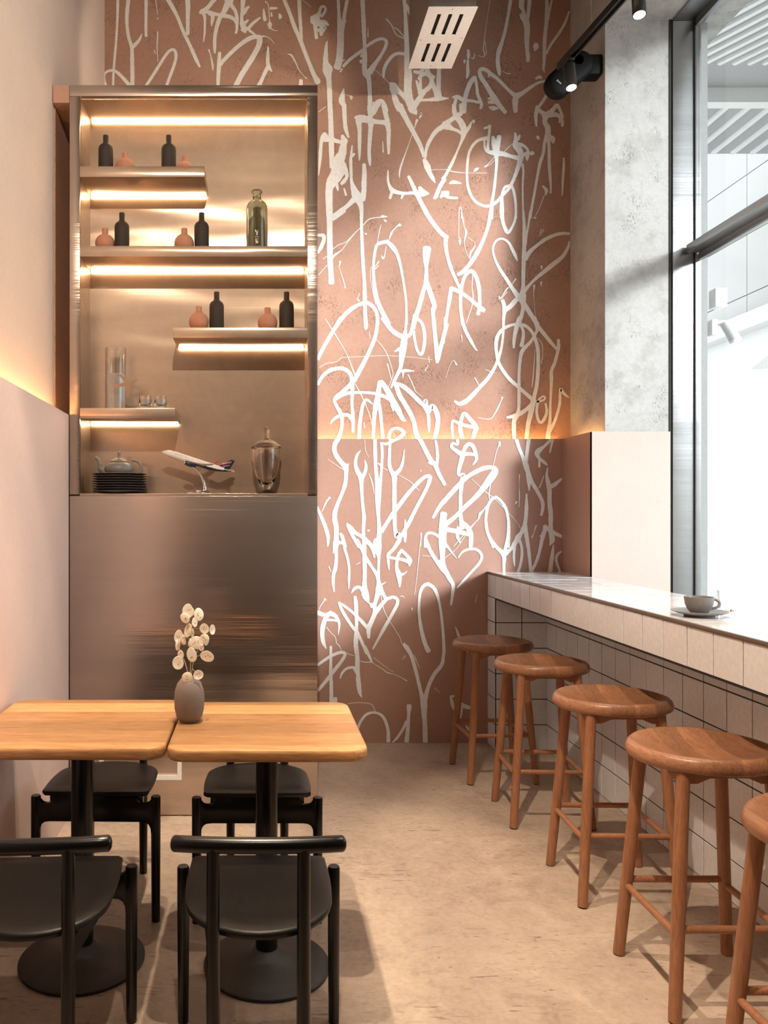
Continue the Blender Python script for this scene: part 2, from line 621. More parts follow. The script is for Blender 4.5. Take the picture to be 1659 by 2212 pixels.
# column, wall over the window, outer pier
struct(box('wall_column', XR, 2.278, 4.416, YBU, 0, 4.13, 'concrete'), 'mottled grey concrete column beside the window')
struct(box('wall_right', XR, 2.62, YN, YBU, 4.13, ZC, 'concrete'), 'grey concrete wall and soffit above the window')
struct(box('wall_parapet', 1.84, 2.62, YN, 4.40, 0, 0.74, 'concrete'), 'low wall under the window behind the bar')
struct(box('wall_pier', 2.278, 2.80, 5.0, 5.3, 0, 4.13, 'ext_grey'), 'outer pier seen through the window edge')
struct(box('wall_pier_side', 2.278, 2.50, 4.44, 5.0, 0, 4.13, 'ext_grey'), 'outer reveal behind the steel window jamb')

# unseen solid wall, its end set to keep sun off tables and cabinet
YW = 1.4
struct(box('wall_right_near', 1.84, 2.62, YN, YW, 0.74, 4.13, 'concrete'), 'unseen solid wall on the near side of the shop window, placed to block the sun')
# window
win = struct(empty('window_1', (XG, 0, 0.74)), 'tall shop window with grey steel frame and transom bar')
def wbox(name, *a, mat='frame_steel', bev=0.002):
    o = box(name, *a, mat, None, bev)
    o.parent = win
    o.matrix_parent_inverse = Matrix.Translation((-XG, 0, -0.74))
    return o
wbox('jamb_panel', 2.288, 2.405, 4.404, 4.42, 0.74, 4.118)
wbox('jamb_gap', 2.272, 2.288, 4.412, 4.42, 0.74, 4.13, mat='slot_dark', bev=0)
wbox('jamb_edge', 2.405, 2.409, 4.396, 4.42, 0.74, 4.118, mat='slot_dark', bev=0)
wbox('jamb_post', 2.409, 2.44, 4.395, 4.425, 0.74, 4.12)
wbox('head_panel', 2.29, 2.405, YW, 4.404, 4.118, 4.13)
wbox('head_rail', 2.409, 2.44, YW, 4.395, 4.085, 4.125)
wbox('sill_rail', 2.409, 2.44, YW, 4.395, 0.74, 0.80)
wbox('transom_bar', 2.352, 2.43, YW, 4.388, 2.828, 2.872, bev=0.003)
wbox('transom_rail', 2.418, 2.445, YW, 4.388, 2.790, 2.828)
for my in (2.6,):
    wbox('mullion', 2.409, 2.44, my - 0.02, my + 0.02, 0.80, 4.085)
for za, zb in ((0.80, 2.790), (2.872, 4.085)):
    for ya, yb in ((YW, 2.58), (2.62, 4.395)):
        wbox('pane', XG + 0.004, XG + 0.010, ya, yb, za, zb, mat='pane', bev=0)

# ------------------------------------------------------------------ outside
struct(box('ground', 2.62, 40, -30, 40, -0.15, -0.02, 'pavement'), 'pale pavement outside the window')
fac = struct(empty('facade', (6.0, 10, 0)), 'pale grey panelled building front across the passage')
def ext(name, geo, mat, parent=fac):
    o = mesh(name, geo[0], geo[1], mat)
    o.parent = parent
    o.matrix_parent_inverse = Matrix.Translation(-Vector(parent.location))
    return o
ext('facade_backing', box_geo(6.03, 6.3, 2, 16, 3.6, 9.0), 'facade_joint')
pm = {}
for r in range(7):
    z0 = 3.80 + 0.0 if r == 0 else 4.09 + (r - 1) * 0.74
    z1 = 4.09 + r * 0.74
    for k in range(6):
        ya = 9.80 + (k - 3) * 2.2
        key = (round(z1 - z0, 3),)
        if key not in pm:
            v, f = box_geo(0, 0.03, 0, 2.19, 0, z1 - z0 - 0.012)
            me = bpy.data.meshes.new('facade_panel')
            me.from_pydata(v, [], f)
            me.materials.append(M['facade'])
            pm[key] = me
        o = inst('facade_panel', pm[key], (0, ya - 10, z0), fac)
ext('white_beam', box_geo(5.80, 6.25, 2, 16, 3.60, 3.79), 'ext_white')
# lower wall with a slanting edge, open to the bright street beside it
lw = [(16, 0), (10.65, 0), (10.72, 0.54), (9.72, 3.16), (9.2, 3.32), (2, 3.45), (2, 3.6), (16, 3.6)]
ext('lower_wall', prism_geo(lw, 6.0, 6.2, 'X'), 'ext_white')

can = struct(empty('canopy', (5, 6, 5.2)), 'white slatted canopy outside the upper window')
def cext(name, geo, mat):
    o = mesh(name, geo[0], geo[1], mat)
    o.parent = can
    o.matrix_parent_inverse = Matrix.Translation(-Vector(can.location))
    return o
cext('soffit_board', box_geo(2.75, 5.9, 4.4, 9.0, 5.46, 5.52), 'ext_grey')
cext('cross_beam', box_geo(2.75, 5.9, 7.6, 7.72, 5.32, 5.46), 'ext_white')
sv, sf = box_geo(-0.022, 0.022, -4.2, 4.2, 0, 0.03)
sme = bpy.data.meshes.new('slat'); sme.from_pydata(sv, [], sf); sme.materials.append(M['ext_white'])
sv2, sf2 = box_geo(-0.022, 0.022, -0.6, 0.6, 0, 0.03)
sme2 = bpy.data.meshes.new('slat'); sme2.from_pydata(sv2, [], sf2); sme2.materials.append(M['ext_white'])
ang = math.atan(0.558)
for k in range(34):
    inst('slat', sme, (-2.6 + k * 0.135, -0.5 - 2.0, 0.23), can, (0, 0, ang))
for k in range(14):
    inst('slat', sme2, (-2.1 + k * 0.22, 2.35, 0.23), can, (0, 0, 0))

# junction box and street camera on the outer pier
jb = tag(empty('junction_box', (2.86, 4.94, 2.67)), 'white plastic junction box on the pier outside the window', 'junction box')
box('box_body', -0.040, 0.035, -0.02, 0.06, 0.0, 0.118, 'white_panel', jb, 0.006)
for zz in (0.035, 0.082):
    mesh('knockout', *lathe_geo([(0.016, -0.022), (0.013, -0.026), (0.002, -0.026)], 20), 'white_panel', jb).rotation_euler = (PI / 2, 0, 0)
    jb.children[-1].location = (0.0, 0.0, zz)
for ch in jb.children:
    if ch.name.startswith('knockout'):
        ch.data.transform(Matrix.Rotation(0, 4, 'X'))
sc_ = tag(empty('security_camera', (2.86, 4.94, 2.50)), 'white bullet camera below the junction box outside the window', 'camera')
box('mount', -0.05, -0.01, 0.0, 0.06, 0.0, 0.10, 'white_panel', sc_, 0.008)
tube('arm', [(-0.02, 0.02, 0.075), (0.03, 0.0, 0.075), (0.045, -0.01, 0.06)], 0.018, 'white_panel', sc_, 16, True)
tube('camera_body', [(0.02, -0.01, 0.075), (0.05, -0.02, 0.02), (0.075, -0.03, -0.04)], [0.030, 0.033, 0.034], 'ext_white', sc_, 20)
tube('hood', [(0.074, -0.029, -0.038), (0.079, -0.031, -0.052)], [0.036, 0.036], 'white_panel', sc_, 20)

# ------------------------------------------------------------------ steel cabinet
YF = 3.66
CX0, CX1 = -0.872, 0.268
NX0, NX1 = -0.825, 0.2213
NY = 3.888
NZ0, NZ1 = 1.484, 3.309
cab = tag(empty('display_cabinet', ((CX0 + CX1) / 2, YF, 0)), 'tall brushed steel cabinet with lit shelf niche set against graffiti wall', 'cabinet')
CM = Matrix.Translation(-Vector(cab.location))
def cb(name, x0, x1, y0, y1, z0, z1, mat='steel', bev=0.0015, parent=None):
    o = box(name, x0, x1, y0, y1, z0, z1, mat, None, bev)
    o.parent = parent or cab
    if parent is None:
        o.matrix_parent_inverse = CM
    return o
cb('lower_panel', CX0, CX1, YF, YF + 0.03, 0.006, NZ0 - 0.012)
cb('plinth_gap', CX0 + 0.01, CX1 - 0.01, YF + 0.006, YF + 0.03, NZ0 - 0.012, NZ0 - 0.004, 'slot_dark', 0)
cb('stile', CX0, NX0, YF, YF + 0.03, NZ0 - 0.005, NZ1)
cb('stile', NX1, CX1, YF, YF + 0.03, NZ0 - 0.005, NZ1)
cb('top_rail', CX0, CX1, YF - 0.002, YF + 0.03, NZ1, 3.36)
cb('niche_back', NX0, NX1, NY, NY + 0.01, NZ0 - 0.02, NZ1 + 0.02, 'steel_in', 0)
cb('niche_side', NX0 - 0.01, NX0, YF + 0.03, NY, NZ0 - 0.02, NZ1, 'steel_in', 0)
cb('niche_side', NX1, NX1 + 0.01, YF + 0.03, NY, NZ0 - 0.02, NZ1, 'steel_in', 0)
cb('niche_top', NX0, NX1, YF + 0.03, NY, NZ1, NZ1 + 0.01, 'steel_in', 0)
cb('niche_floor', NX0, NX1, YF, NY, NZ0 - 0.012, NZ0, 'steel_in', 0.001)
cb('side_panel', CX0, CX0 + 0.006, YF + 0.03, YBU, 0.006, 3.36, 'steel', 0)
cb('side_panel', CX1 - 0.006, CX1, YF + 0.03, YB, 0.006, 3.36, 'steel', 0)
cb('cabinet_top', CX0, CX1, YF + 0.03, YBU, 3.35, 3.36, 'steel', 0)
cb('light_strip', NX0 + 0.01, NX1 - 0.005, NY - 0.012, NY - 0.002, NZ1 - 0.009, NZ1 - 0.001, 'led', 0)
SH = {}
for key, x0, x1, zt in (('A', NX0, (442 - VX) * YF / F, 2.988), ('B', NX0, NX1, 2.622), ('C', (373 - VX) * YF / F, NX1, 2.248), ('D', NX0, (378 - VX) * YF / F, 1.877)):
    s = cb('shelf', x0, x1, YF + 0.001, NY, zt - 0.049, zt, 'steel_in', 0.0012)
    s['label'] = 'folded steel shelf with warm light strip under its back edge'
    o = box('light_strip', x0 + 0.006, x1 - 0.006, NY - 0.011, NY - 0.002, zt - 0.0565, zt - 0.0495, 'led')
    o.parent = s
    SH[key] = zt
hx0, hx1, hz0, hz1 = W(215, 0, YF).x, W(393, 0, YF).x, W(0, 1683, YF).z, 0.45
h = cb('hatch', hx0 + 0.02, hx1 - 0.02, YF - 0.004, YF, hz0 + 0.02, hz1 - 0.02, 'steel', 0.001)
fr = multi('hatch_frame', [box_geo(hx0, hx1, YF - 0.012, YF, hz0, hz0 + 0.02), box_geo(hx0, hx1, YF - 0.012, YF, hz1 - 0.02, hz1),
                           box_geo(hx0, hx0 + 0.02, YF - 0.012, YF, hz0 + 0.02, hz1 - 0.02), box_geo(hx1 - 0.02, hx1, YF - 0.012, YF, hz0 + 0.02, hz1 - 0.02)], 'white_panel')
fr.parent = h
fr['label'] = 'white frame of the service hatch'

# ------------------------------------------------------------------ graffiti (painted strokes on the two wall planes)
REG = {'A': (215, 0, 250), 'B': (455, 0, 250), 'C': (680, 0, 280), 'D': (960, 0, 280), 'E': (680, 230, 280), 'F': (960, 230, 280),
       'G': (680, 460, 280), 'H': (960, 460, 280), 'I': (680, 690, 280), 'J': (960, 690, 280), 'K': (680, 940, 280), 'L': (960, 940, 280),
       'M': (680, 1170, 280), 'N': (960, 1130, 280), 'O': (680, 1400, 280), 'P': (660, 1140, 600)}
STROKES = '''
A 262,0,40 260,130,38 255,300,32 240,560,34 220,800,36 203,1000,34 195,1230,32
A 412,0,55 395,180,55 392,330,48 415,520,48 455,650,50 466,720,52 468,900,56 472,1100,58 468,1240,58
A 470,680,55 520,630,52 570,570,40 607,490,14
A 668,0,48 666,250,42 665,400,42 668,520,40
A 90,1230,36 65,1120,32 75,1060,32 120,1020,36 190,1012,40 250,1035,44 330,1110,46 400,1190,52 430,1235,50
A 665,1235,40 760,1090,42 860,930,44 950,790,42 1010,725,42 1060,712,42 1090,750,44 1095,830,44 1060,960,44 1000,1120,42 960,1235,40
A 985,0,60 1060,130,56 1130,270,48 1200,450,50 1300,660,50 1380,840,52 1435,955,30
A 1262,0,72 1268,110,68 1265,250,55 1264,490,54
A 1640,0,60 1550,110,60 1470,170,80
A 1490,185,60 1508,250,40 1510,350,32 1505,480,30 1490,600,14
A 1440,180,44 1540,168,50 1600,190,60 1622,240,56 1612,320,40 1605,372,18
A 805,0,10 830,180,8 832,200,16
A 832,265,26 836,275,10
A 835,450,14 830,560,18 825,700,14 838,890,8
A 788,720,14 800,765,14
A 1565,715,26 1590,780,14 1620,930,28 1625,1010,10
B 265,-20,130 260,50,115
B 240,60,90 190,170,70 130,260,60 85,400,56 60,540,50 58,660,48 60,760,24
B 300,80,60 350,150,50 375,240,50 378,330,46 375,420,36 362,475,34
B -20,185,70 80,205,50 180,225,60 270,240,56 340,280,50 370,330,40
B 465,0,66 455,150,50 445,270,50 460,360,80 500,430,80
B 470,200,50 510,130,50 550,95,30
B 480,340,60 540,285,24
B 530,420,50 600,340,44 660,290,40 715,250,20
B 450,420,50 500,460,44
B 560,440,40 640,500,24
B 105,1240,46 110,1100,55 120,950,58 125,820,52 130,755,44
B 130,930,60 200,850,54 330,720,56 450,620,58 560,550,66 650,528,62 700,550,82 690,650,75 620,790,75 540,920,76 440,1080,76 360,1235,78
B 825,670,20 820,780,45 820,900,55 840,970,50 880,1025,14
B 820,960,55 780,1040,55 740,1130,50 690,1235,70
B 1055,0,52 1130,180,54 1200,380,58 1280,560,60 1340,720,56 1410,900,56 1480,1070,64 1530,1160,84 1542,1185,70
B 1270,0,60 1278,200,50 1292,400,48 1300,560,44 1310,640,40
B 760,130,20 768,220,42 780,290,50
B 985,200,24 998,240,52 985,270,20
B 785,20,16 825,70,10 838,200,12 845,300,16 848,350,64 850,410,24
B 860,400,16 900,432,10 960,438,6
B 855,120,40 950,115,30
B 870,180,20 875,230,30
B 1290,1240,60 1296,1150,52
B 1100,775,6 1160,795,26 1230,920,16 1260,990,14 1330,1080,8 1375,1125,22
B 740,520,26 800,525,10 860,560,8 915,625,6
B 1320,0,8 1440,100,6
C -10,250,120 40,200,70 62,150,40 75,105,40 105,80,36 138,110,32 122,160,36 85,210,40
C -20,250,120 60,290,90 130,290,60 175,322,24
C 5,300,60 12,400,50 22,490,40
C 60,330,30 120,350,60 90,400,60 80,450,36
C 45,390,40 100,370,60
C 158,525,14 146,600,40 140,720,60 140,800,74 162,880,130 165,930,110 180,1020,66 190,1200,64 195,1422,62
C 300,0,40 310,200,44 328,420,90 330,520,85 325,650,90 310,780,90 285,865,95
C 415,0,46 380,180,44 365,300,50 340,420,60
C 375,230,40 395,285,20
C 610,0,58 618,150,52 626,300,58 632,450,50 638,600,46 640,750,60 636,880,66 662,940,100 690,1010,60 702,1150,52 705,1300,56 705,1422,60
C 665,590,38 740,540,40 810,505,40 870,497,38 915,530,40 900,610,42 840,720,44 770,820,60 705,920,90
C 365,850,34 440,770,40 530,700,44 615,645,50
C 598,710,50 620,720,50
C 585,785,50 625,790,50
C 608,400,30 640,410,40
C 1145,0,44 1160,200,44 1168,400,56 1178,600,62 1180,800,72 1195,950,100 1190,1100,100 1200,1250,110 1240,1360,110 1250,1422,90
C 1210,830,40 1235,880,40
C 1165,60,40 1230,180,50 1300,290,55 1360,400,44
C 1145,690,40 1060,685,40 990,720,42 920,810,44 885,900,42 880,990,28
C 965,1065,36 1000,1100,100 1040,1150,90 1110,1200,60 1190,1280,70
C 985,1130,60 1010,1200,60 1040,1300,80 1090,1400,90
C 915,240,16 980,320,14 1040,440,12 1140,490,14
C 1010,350,10 1070,385,12 1135,465,12
C 1255,280,10 1265,340,10 1248,420,14 1255,490,6
C 755,885,6 850,960,6 950,1060,8
C 682,350,6 680,470,16
C 1270,915,34 1340,925,50 1400,875,40
C 1330,1010,36 1360,970,45 1430,940,60 1490,1000,60 1490,1080,60 1440,1140,60 1385,1175,60
C 1352,1000,38 1352,1100,38 1350,1190,56
C 1302,1035,30 1325,1110,40 1352,1200,60
C 1430,870,50 1470,960,60 1530,990,40
C 1505,1060,56 1535,1150,50 1560,1250,50
C 1590,850,50 1587,1000,56 1583,1150,60 1600,1260,64
C 1330,1282,36 1450,1278,36 1580,1265,60 1710,1258,16
C 1400,1170,60 1340,1260,70 1285,1340,76 1240,1410,90
C 370,1135,14 355,1220,60 345,1290,80 370,1350,56 378,1422,56
C 745,1440,80 790,1330,70 850,1290,50 890,1345,56 912,1422,60
C 370,770,30 372,780,14
C 350,882,24 325,918,20
C 390,1210,6 440,1225,8 468,1245,40 462,1275,10
C 750,1305,20 740,1360,10
D 305,640,30 307,700,40 305,750,28
D 300,770,28 298,870,40 300,940,40 285,1000,22
D 258,770,30 256,805,22
D 848,0,44 815,200,40 780,380,42 740,530,44 705,630,60 685,720,50 685,820,52 700,920,46 705,965,24
D 990,0,70 985,80,66 1010,140,40 1010,205,90 1040,260,90 1060,380,74 1055,520,60 1060,640,50 1070,720,54 1068,785,40
D 1090,0,50 1080,120,48 1065,220,50
D 965,190,24 1000,200,50
D 1170,560,50 1170,600,74 1155,652,14
D 1310,0,40 1312,150,50 1305,300,50 1285,480,48 1280,650,48 1275,800,40 1268,880,30 1283,930,8
D 1375,0,24 1345,130,34 1320,260,36
D 1595,150,22 1545,290,32 1470,420,36 1370,560,32 1300,690,30
D 1170,1005,28 1215,985,40 1240,1000,30
D 1290,1038,26 1200,1060,36 1100,1120,44 1000,1190,54 920,1240,80 905,1330,70 910,1430,52
D 910,1225,70 850,1180,44 760,1090,44 680,1010,44 600,950,50 540,900,46 480,885,52 450,915,46 470,990,56 530,1080,56 590,1180,66 640,1260,80 700,1340,60 780,1440,52
D 565,960,30 575,990,10
D 560,1265,24 620,1250,50
D 565,1310,40 640,1300,60
D 570,1372,16 630,1385,60 695,1385,14
D 390,985,44 345,1040,60 310,1110,60 280,1200,60 260,1280,60 240,1430,80
D 390,985,44 410,1080,36 425,1200,40 450,1270,44 475,1340,40 460,1390,30
D 108,1245,26 170,1238,50 240,1280,50 340,1290,40 440,1310,36
D 150,1260,40 130,1340,44 115,1430,40
D 1330,1180,36 1270,1280,40 1200,1380,40 1180,1430,50
D 585,0,6 545,250,5 510,510,10 500,640,14 520,700,14 490,728,8 430,708,6
D 390,690,10 370,750,14 340,735,6
D 520,530,8 540,690,8
D 735,905,6 790,935,8 845,945,16
E 195,-20,62 205,200,64 210,400,70 215,600,66 222,780,60
E 130,345,46 95,400,50 78,500,44 70,640,44 60,760,30 48,880,10
E 130,350,50 140,410,90
E 120,415,80 220,425,60 330,455,50 400,450,50
E 352,372,40 370,420,70 410,440,40
E 405,440,40 365,510,84 350,600,110 310,690,140 310,780,190 275,880,160 220,960,140 185,1060,94 183,1200,90 190,1430,78
E 380,800,80 412,890,44 370,960,50 340,990,40
E 270,960,50 290,1040,36 297,1080,12
E 375,1050,20 400,1135,28
E 376,-20,56 385,200,52 400,300,50 432,395,26
E 478,500,16 468,600,30 460,700,40 465,850,40 470,960,40 500,1060,80 540,1160,120 580,1240,80 598,1340,50 595,1430,46
E 480,640,30 505,605,32
E 630,740,46 635,850,56 630,980,66 628,1080,64 605,1190,90
E 510,1180,80 420,1270,54 320,1345,60 225,1420,60
E 520,140,40 580,150,90 680,170,90 780,195,60 880,205,60 950,230,60
E 560,180,80 572,300,54 572,450,48 572,600,36 570,690,14
E 720,180,100 715,260,64 705,400,56 695,560,46 700,680,46 708,755,20
E 930,220,76 945,320,56 943,450,50 945,605,30
E 700,140,60 745,70,76 790,0,70 830,-60,60
E 880,-20,60 905,90,60 930,190,64
E 690,-10,40 700,90,50
E 1085,-10,90 1150,120,70 1220,250,66 1290,380,60 1350,500,56 1383,600,46 1388,650,20
E 1400,680,50 1440,770,80 1470,850,60 1510,920,50 1540,975,14
E 1415,660,28 1430,540,40 1480,420,50 1560,310,60 1670,240,70
E 938,820,16 935,920,28 950,1000,36 990,1070,60 1060,1100,50 1150,1112,40 1260,1105,44 1340,1110,90 1400,1110,80 1462,1115,16
E 990,1090,40 962,1175,36
E 1130,1125,36 1108,1178,22
E 1200,895,40 1250,1000,48 1300,1110,56 1360,1230,54 1440,1380,56 1470,1430,56
E 1340,1035,44 1380,1100,80
E 1400,1075,30 1410,1110,30
E 1660,930,54 1600,1030,54 1550,1150,50 1525,1172,36
E 1610,1165,26 1640,1130,60 1680,1110,70
E 1345,100,20 1365,95,30 1340,150,16
E 1310,170,30 1270,290,9 1190,520,8 1110,740,22 1085,840,22 1085,910,8
E 1300,180,20 1280,260,8
E 1210,25,50 1270,60,80 1300,100,24
E 1490,812,6 1680,805,5
E 870,450,10 875,585,18
E 50,70,8 140,0,8
F 120,-20,50 140,110,64 210,200,84 248,290,80 245,350,76 225,430,40 170,560,26 100,720,40 20,870,40 -20,930,50
F 230,-20,80 215,80,60 160,120,60 60,190,60 0,230,80
F 30,245,110 100,285,50 170,312,40 235,355,50
F 270,320,60 320,260,40 347,195,14
F 372,180,34 374,205,30
F 540,405,50 440,430,40 370,490,36 320,580,34 300,680,34 290,800,32 290,940,32 310,1060,34 360,1170,36 430,1240,36 520,1275,36 600,1265,40 670,1220,40 730,1150,40 800,1080,40 850,1010,40 900,900,44 940,790,56 970,690,66 988,600,60
F 660,590,70 668,700,42 660,830,34 645,980,36 630,1100,36 610,1220,44 593,1430,58
F 512,440,24 517,520,26 550,575,40 650,595,70 760,610,60 860,640,50 970,665,70
F 580,245,40 575,330,34 565,400,40 557,480,32 557,560,40
F 508,280,26 580,258,36
F 620,385,36 640,470,80 665,560,90
F 700,380,60 685,480,60 670,560,70
F 905,340,30 915,420,50 905,500,66 960,560,80 990,650,60
F 965,370,28 940,425,40
F 930,480,60 1010,500,40 1068,560,34 1060,640,50 1060,690,18
F 1015,620,40 1050,600,50
F 1095,612,26 1120,600,60 1145,605,30
F 850,1012,40 780,1030,36 748,1090,34 735,1160,40 735,1300,56 735,1430,50
F 860,1010,36 890,1100,36 912,1250,32 915,1430,30
F 1000,740,34 1010,840,26 1002,1000,24 1003,1200,22 1008,1430,24
F 1190,0,50 1180,60,50 1170,120,48 1178,250,28
F 1200,40,50 1270,90,60 1330,110,64 1430,105,60 1490,150,44 1510,200,40 1508,250,36
F 1440,-20,50 1370,60,60 1300,110,80
F 1450,-20,40 1490,70,36 1515,140,36
F 1475,160,28 1475,210,22
F 1300,120,80 1285,200,60 1322,270,70 1325,370,74
F 1260,120,40 1300,130,40
F 1350,390,60 1385,420,70 1390,465,28
F 1310,370,50 1280,480,40 1265,600,40 1225,720,44 1200,840,36 1175,980,34 1150,1120,34 1120,1280,34 1095,1430,36
F 1330,400,44 1340,550,40 1340,700,40 1350,870,40 1360,1000,30 1360,1110,22
F 1527,660,24 1527,780,34 1515,950,30 1508,1140,14
F 1190,385,40 1208,415,34
F 1260,1020,26 1305,1075,46 1290,1140,16
F 1272,1150,14 1215,1300,8 1150,1430,6
F 65,985,22 120,968,50 215,985,14
F -20,1120,80 50,1105,50
F 20,1130,70 60,1165,40 165,1172,28
F 185,1430,10 190,1330,10 205,1285,8 222,1340,10 218,1430,10
F 0,805,6 120,835,14 280,850,6 540,853,6
F 375,832,8 405,808,40 440,785,8
F 515,775,20 560,735,9 640,650,7
F 535,768,8 590,740,7 640,690,6
F 760,590,6 800,540,9 870,480,6
G 190,-20,80 190,200,72 192,400,74 195,600,70 205,750,66 213,895,72
G 380,-30,46 300,30,50 220,82,50
G 595,-20,46 598,200,38 608,450,44 620,700,46 635,900,44 640,1100,52 642,1200,46 645,1300,50 650,1430,48
G 280,1430,50 370,1320,52 460,1235,54 550,1180,46 640,1150,50 700,1165,50 760,1220,48 795,1300,44 805,1430,44
G 925,368,44 860,378,44 800,405,40 775,470,36 755,600,34 750,750,36 760,900,44 775,1020,56 810,1150,58 870,1280,60 945,1420,60
G 920,360,50 990,430,62 1050,520,44 1090,650,36 1120,800,30 1145,950,28 1165,1100,30 1172,1250,28 1172,1430,30
G 1435,452,112 1430,520,100 1425,620,70 1428,720,42 1426,820,54 1420,920,60
G 1425,880,50 1380,1030,56 1340,1180,56 1300,1310,60 1270,1430,50
G 1275,1310,70 1290,1320,60
G 1435,880,50 1480,1030,64 1530,1180,60 1515,1240,60 1515,1330,44 1520,1430,44
G 40,285,36 110,292,50 112,360,50 78,440,50 40,510,30
G 1410,-20,50 1500,110,54 1600,240,56 1690,315,56
G 930,50,8 865,45,34 840,55,12 700,78,14 610,165,10 510,260,10 400,370,8 300,410,8 225,468,8
G 880,80,6 910,105,30
G 505,270,8 400,400,8 340,480,10 260,535,26 225,590,8
G 1100,165,16 1085,155,40 1060,165,14 1000,225,16 975,270,26 950,340,8
G 915,430,8 905,480,8 890,560,12 872,580,26 850,545,8
G 820,620,18 770,690,6
G 770,718,12 820,670,6
G 850,150,6 825,240,10 800,390,6
G 640,260,12 660,272,24
G 310,620,12 325,630,26 308,690,8
G 310,690,5 385,930,14 375,960,8
G 570,1030,8 545,1105,12 568,1122,24
G 100,590,6 160,550,6
G 50,790,8 160,665,7
G 720,690,6 710,800,6 740,1000,6 780,1180,5
H 25,300,60 15,400,50 40,560,44 90,720,44 150,860,40 195,960,36 215,1010,40
H 595,-20,52 565,150,46 520,290,42 460,430,50 390,560,54 320,660,52 240,750,50 175,790,44
H 85,960,50 190,1010,50 300,1080,46 400,1165,50 470,1220,56 505,1250,56
H 430,1295,50 450,1200,50 450,1080,46 440,950,52 410,830,50 370,760,50 330,745,46 270,800,44 230,900,44 212,1000,44 205,1150,44 215,1300,40 235,1430,46
H 85,960,44 70,1080,50 45,1220,40 25,1340,40 10,1430,40
H 937,620,10 905,540,44 865,460,40 830,390,34 780,345,28 720,330,26 660,360,26 625,430,26 625,510,26 655,610,30 710,720,40 790,840,44 880,980,52 960,1090,70 1030,1180,60 1100,1290,56 1190,1430,60
H 735,-20,46 750,120,44 785,215,50 812,245,50 850,210,34 900,100,32 915,-20,30
H 1010,-20,28 1022,200,46 1022,400,52 1015,600,54 1010,800,50 1008,950,50 1000,1080,90 1010,1180,60 1000,1260,50 970,1360,56 940,1430,56
H 1100,-20,30 1075,150,26 1050,300,26 1040,400,30
H 1035,590,60 1090,500,54 1180,420,40 1290,340,46 1420,280,44 1520,262,40 1600,265,34
H 1020,1005,54 1090,920,36 1180,830,40 1290,740,54 1400,650,60 1500,570,50 1565,480,40 1595,400,30 1595,360,12
H 920,1110,60 850,1190,60 780,1250,50 760,1330,40 755,1430,36
H 745,1120,44 765,1190,50 768,1270,54
H 185,-10,8 185,300,8 195,340,36 200,410,8
H 215,-10,8 238,90,20 255,180,8 278,250,28 255,380,8 290,520,8 340,610,6
H 300,310,5 395,400,6 335,510,24 330,580,5
H 1243,680,30 1243,725,10
H 1238,885,24 1238,940,8
H 1150,925,26 1145,1050,6 1165,1380,5
H 700,1065,10 710,1100,22
H 720,1095,8 800,970,16 830,960,6
H 730,1100,6 800,1010,10
H 840,950,5 915,842,16
H 362,800,12 355,960,10 368,1080,14 350,1200,10 280,1410,8
H 1245,205,12 1210,300,6
H 1275,205,10 1240,280,5
H 1175,65,18 1130,62,6
I 650,-20,50 655,90,52 650,130,24
I 340,-20,56 240,140,48 150,290,48 80,420,46 40,510,40
I 803,-20,44 795,100,44 770,230,50 720,360,48 640,530,52 560,680,60 505,785,56
I 870,-20,60 960,110,56 1040,180,60 1130,222,60 1190,215,50 1230,170,46 1250,80,40 1268,-20,40
I 1170,-20,26 1162,120,36 1150,210,60
I 1268,120,36 1282,30,36 1310,-5,40 1370,50,40 1400,160,44 1405,280,42 1385,400,40 1355,450,36 1310,390,36 1280,270,34 1265,150,36
I 1520,-20,50 1535,160,50 1555,350,56 1570,480,70 1565,555,36
I 1690,60,50 1640,250,50 1600,400,56 1575,510,56
I 40,830,40 100,730,44 180,660,48 270,630,50 360,630,50 430,670,48 470,740,50 478,830,56 480,950,46 475,1080,38 485,1200,44 490,1330,44 490,1440,34
I 490,790,50 420,870,54 340,940,50 280,990,54 250,1040,40 280,1110,44 320,1180,50 345,1260,50 348,1360,42 325,1460,46 285,1560,54
I 250,1030,40 330,980,46 420,945,44 560,935,32 700,940,36 820,960,44 920,1000,50 990,1040,60
I 200,1335,16 230,1290,34 300,1240,40 380,1220,44 440,1235,44 480,1300,40
I 740,1085,14 700,1050,30 660,1030,36 620,1080,40 595,1200,44 575,1350,46 565,1560,48
I 835,795,56 820,880,60 810,980,70 790,1080,80 765,1200,56 755,1350,44 745,1560,40
I 845,795,56 890,850,66 950,950,76 1000,1050,80 1060,1150,76 1100,1230,60 1130,1280,50 1172,1298,10
I 990,1090,50 1005,1175,14
I 818,1080,50 840,1200,44 855,1350,40 875,1560,44
I 1150,215,70 1140,300,84 1125,400,90 1110,500,70 1100,600,50 1070,680,46 1020,780,40 975,875,22
I 1080,380,50 1022,410,12
I 1035,820,60 1080,960,60 1150,1080,60 1220,1200,60 1270,1320,56 1290,1430,60 1335,1560,60
I 1020,815,36 1120,850,56 1220,930,60 1320,1030,56 1400,1110,50 1450,1190,60
I 1400,1050,36 1425,1040,36 1440,1130,36 1455,1250,44 1460,1350,40 1462,1440,18
I 1455,1190,50 1500,1110,60 1550,1170,64 1575,1270,60 1565,1400,60 1520,1560,50
I 945,1560,40 960,1450,40 1010,1398,36 1080,1398,40 1140,1445,50 1100,1500,50 1030,1560,60
I 60,615,6 150,565,7 280,540,6 350,490,6 500,480,5 900,465,5 1200,480,5 1500,515,5
I 135,-10,7 260,190,16 400,430,8 490,650,16 510,720,8
I 515,820,7 590,960,16 650,1090,9 715,1260,10 725,1350,6
I 1110,665,36 1170,655,40 1275,660,8
I 1130,680,30 1130,755,6
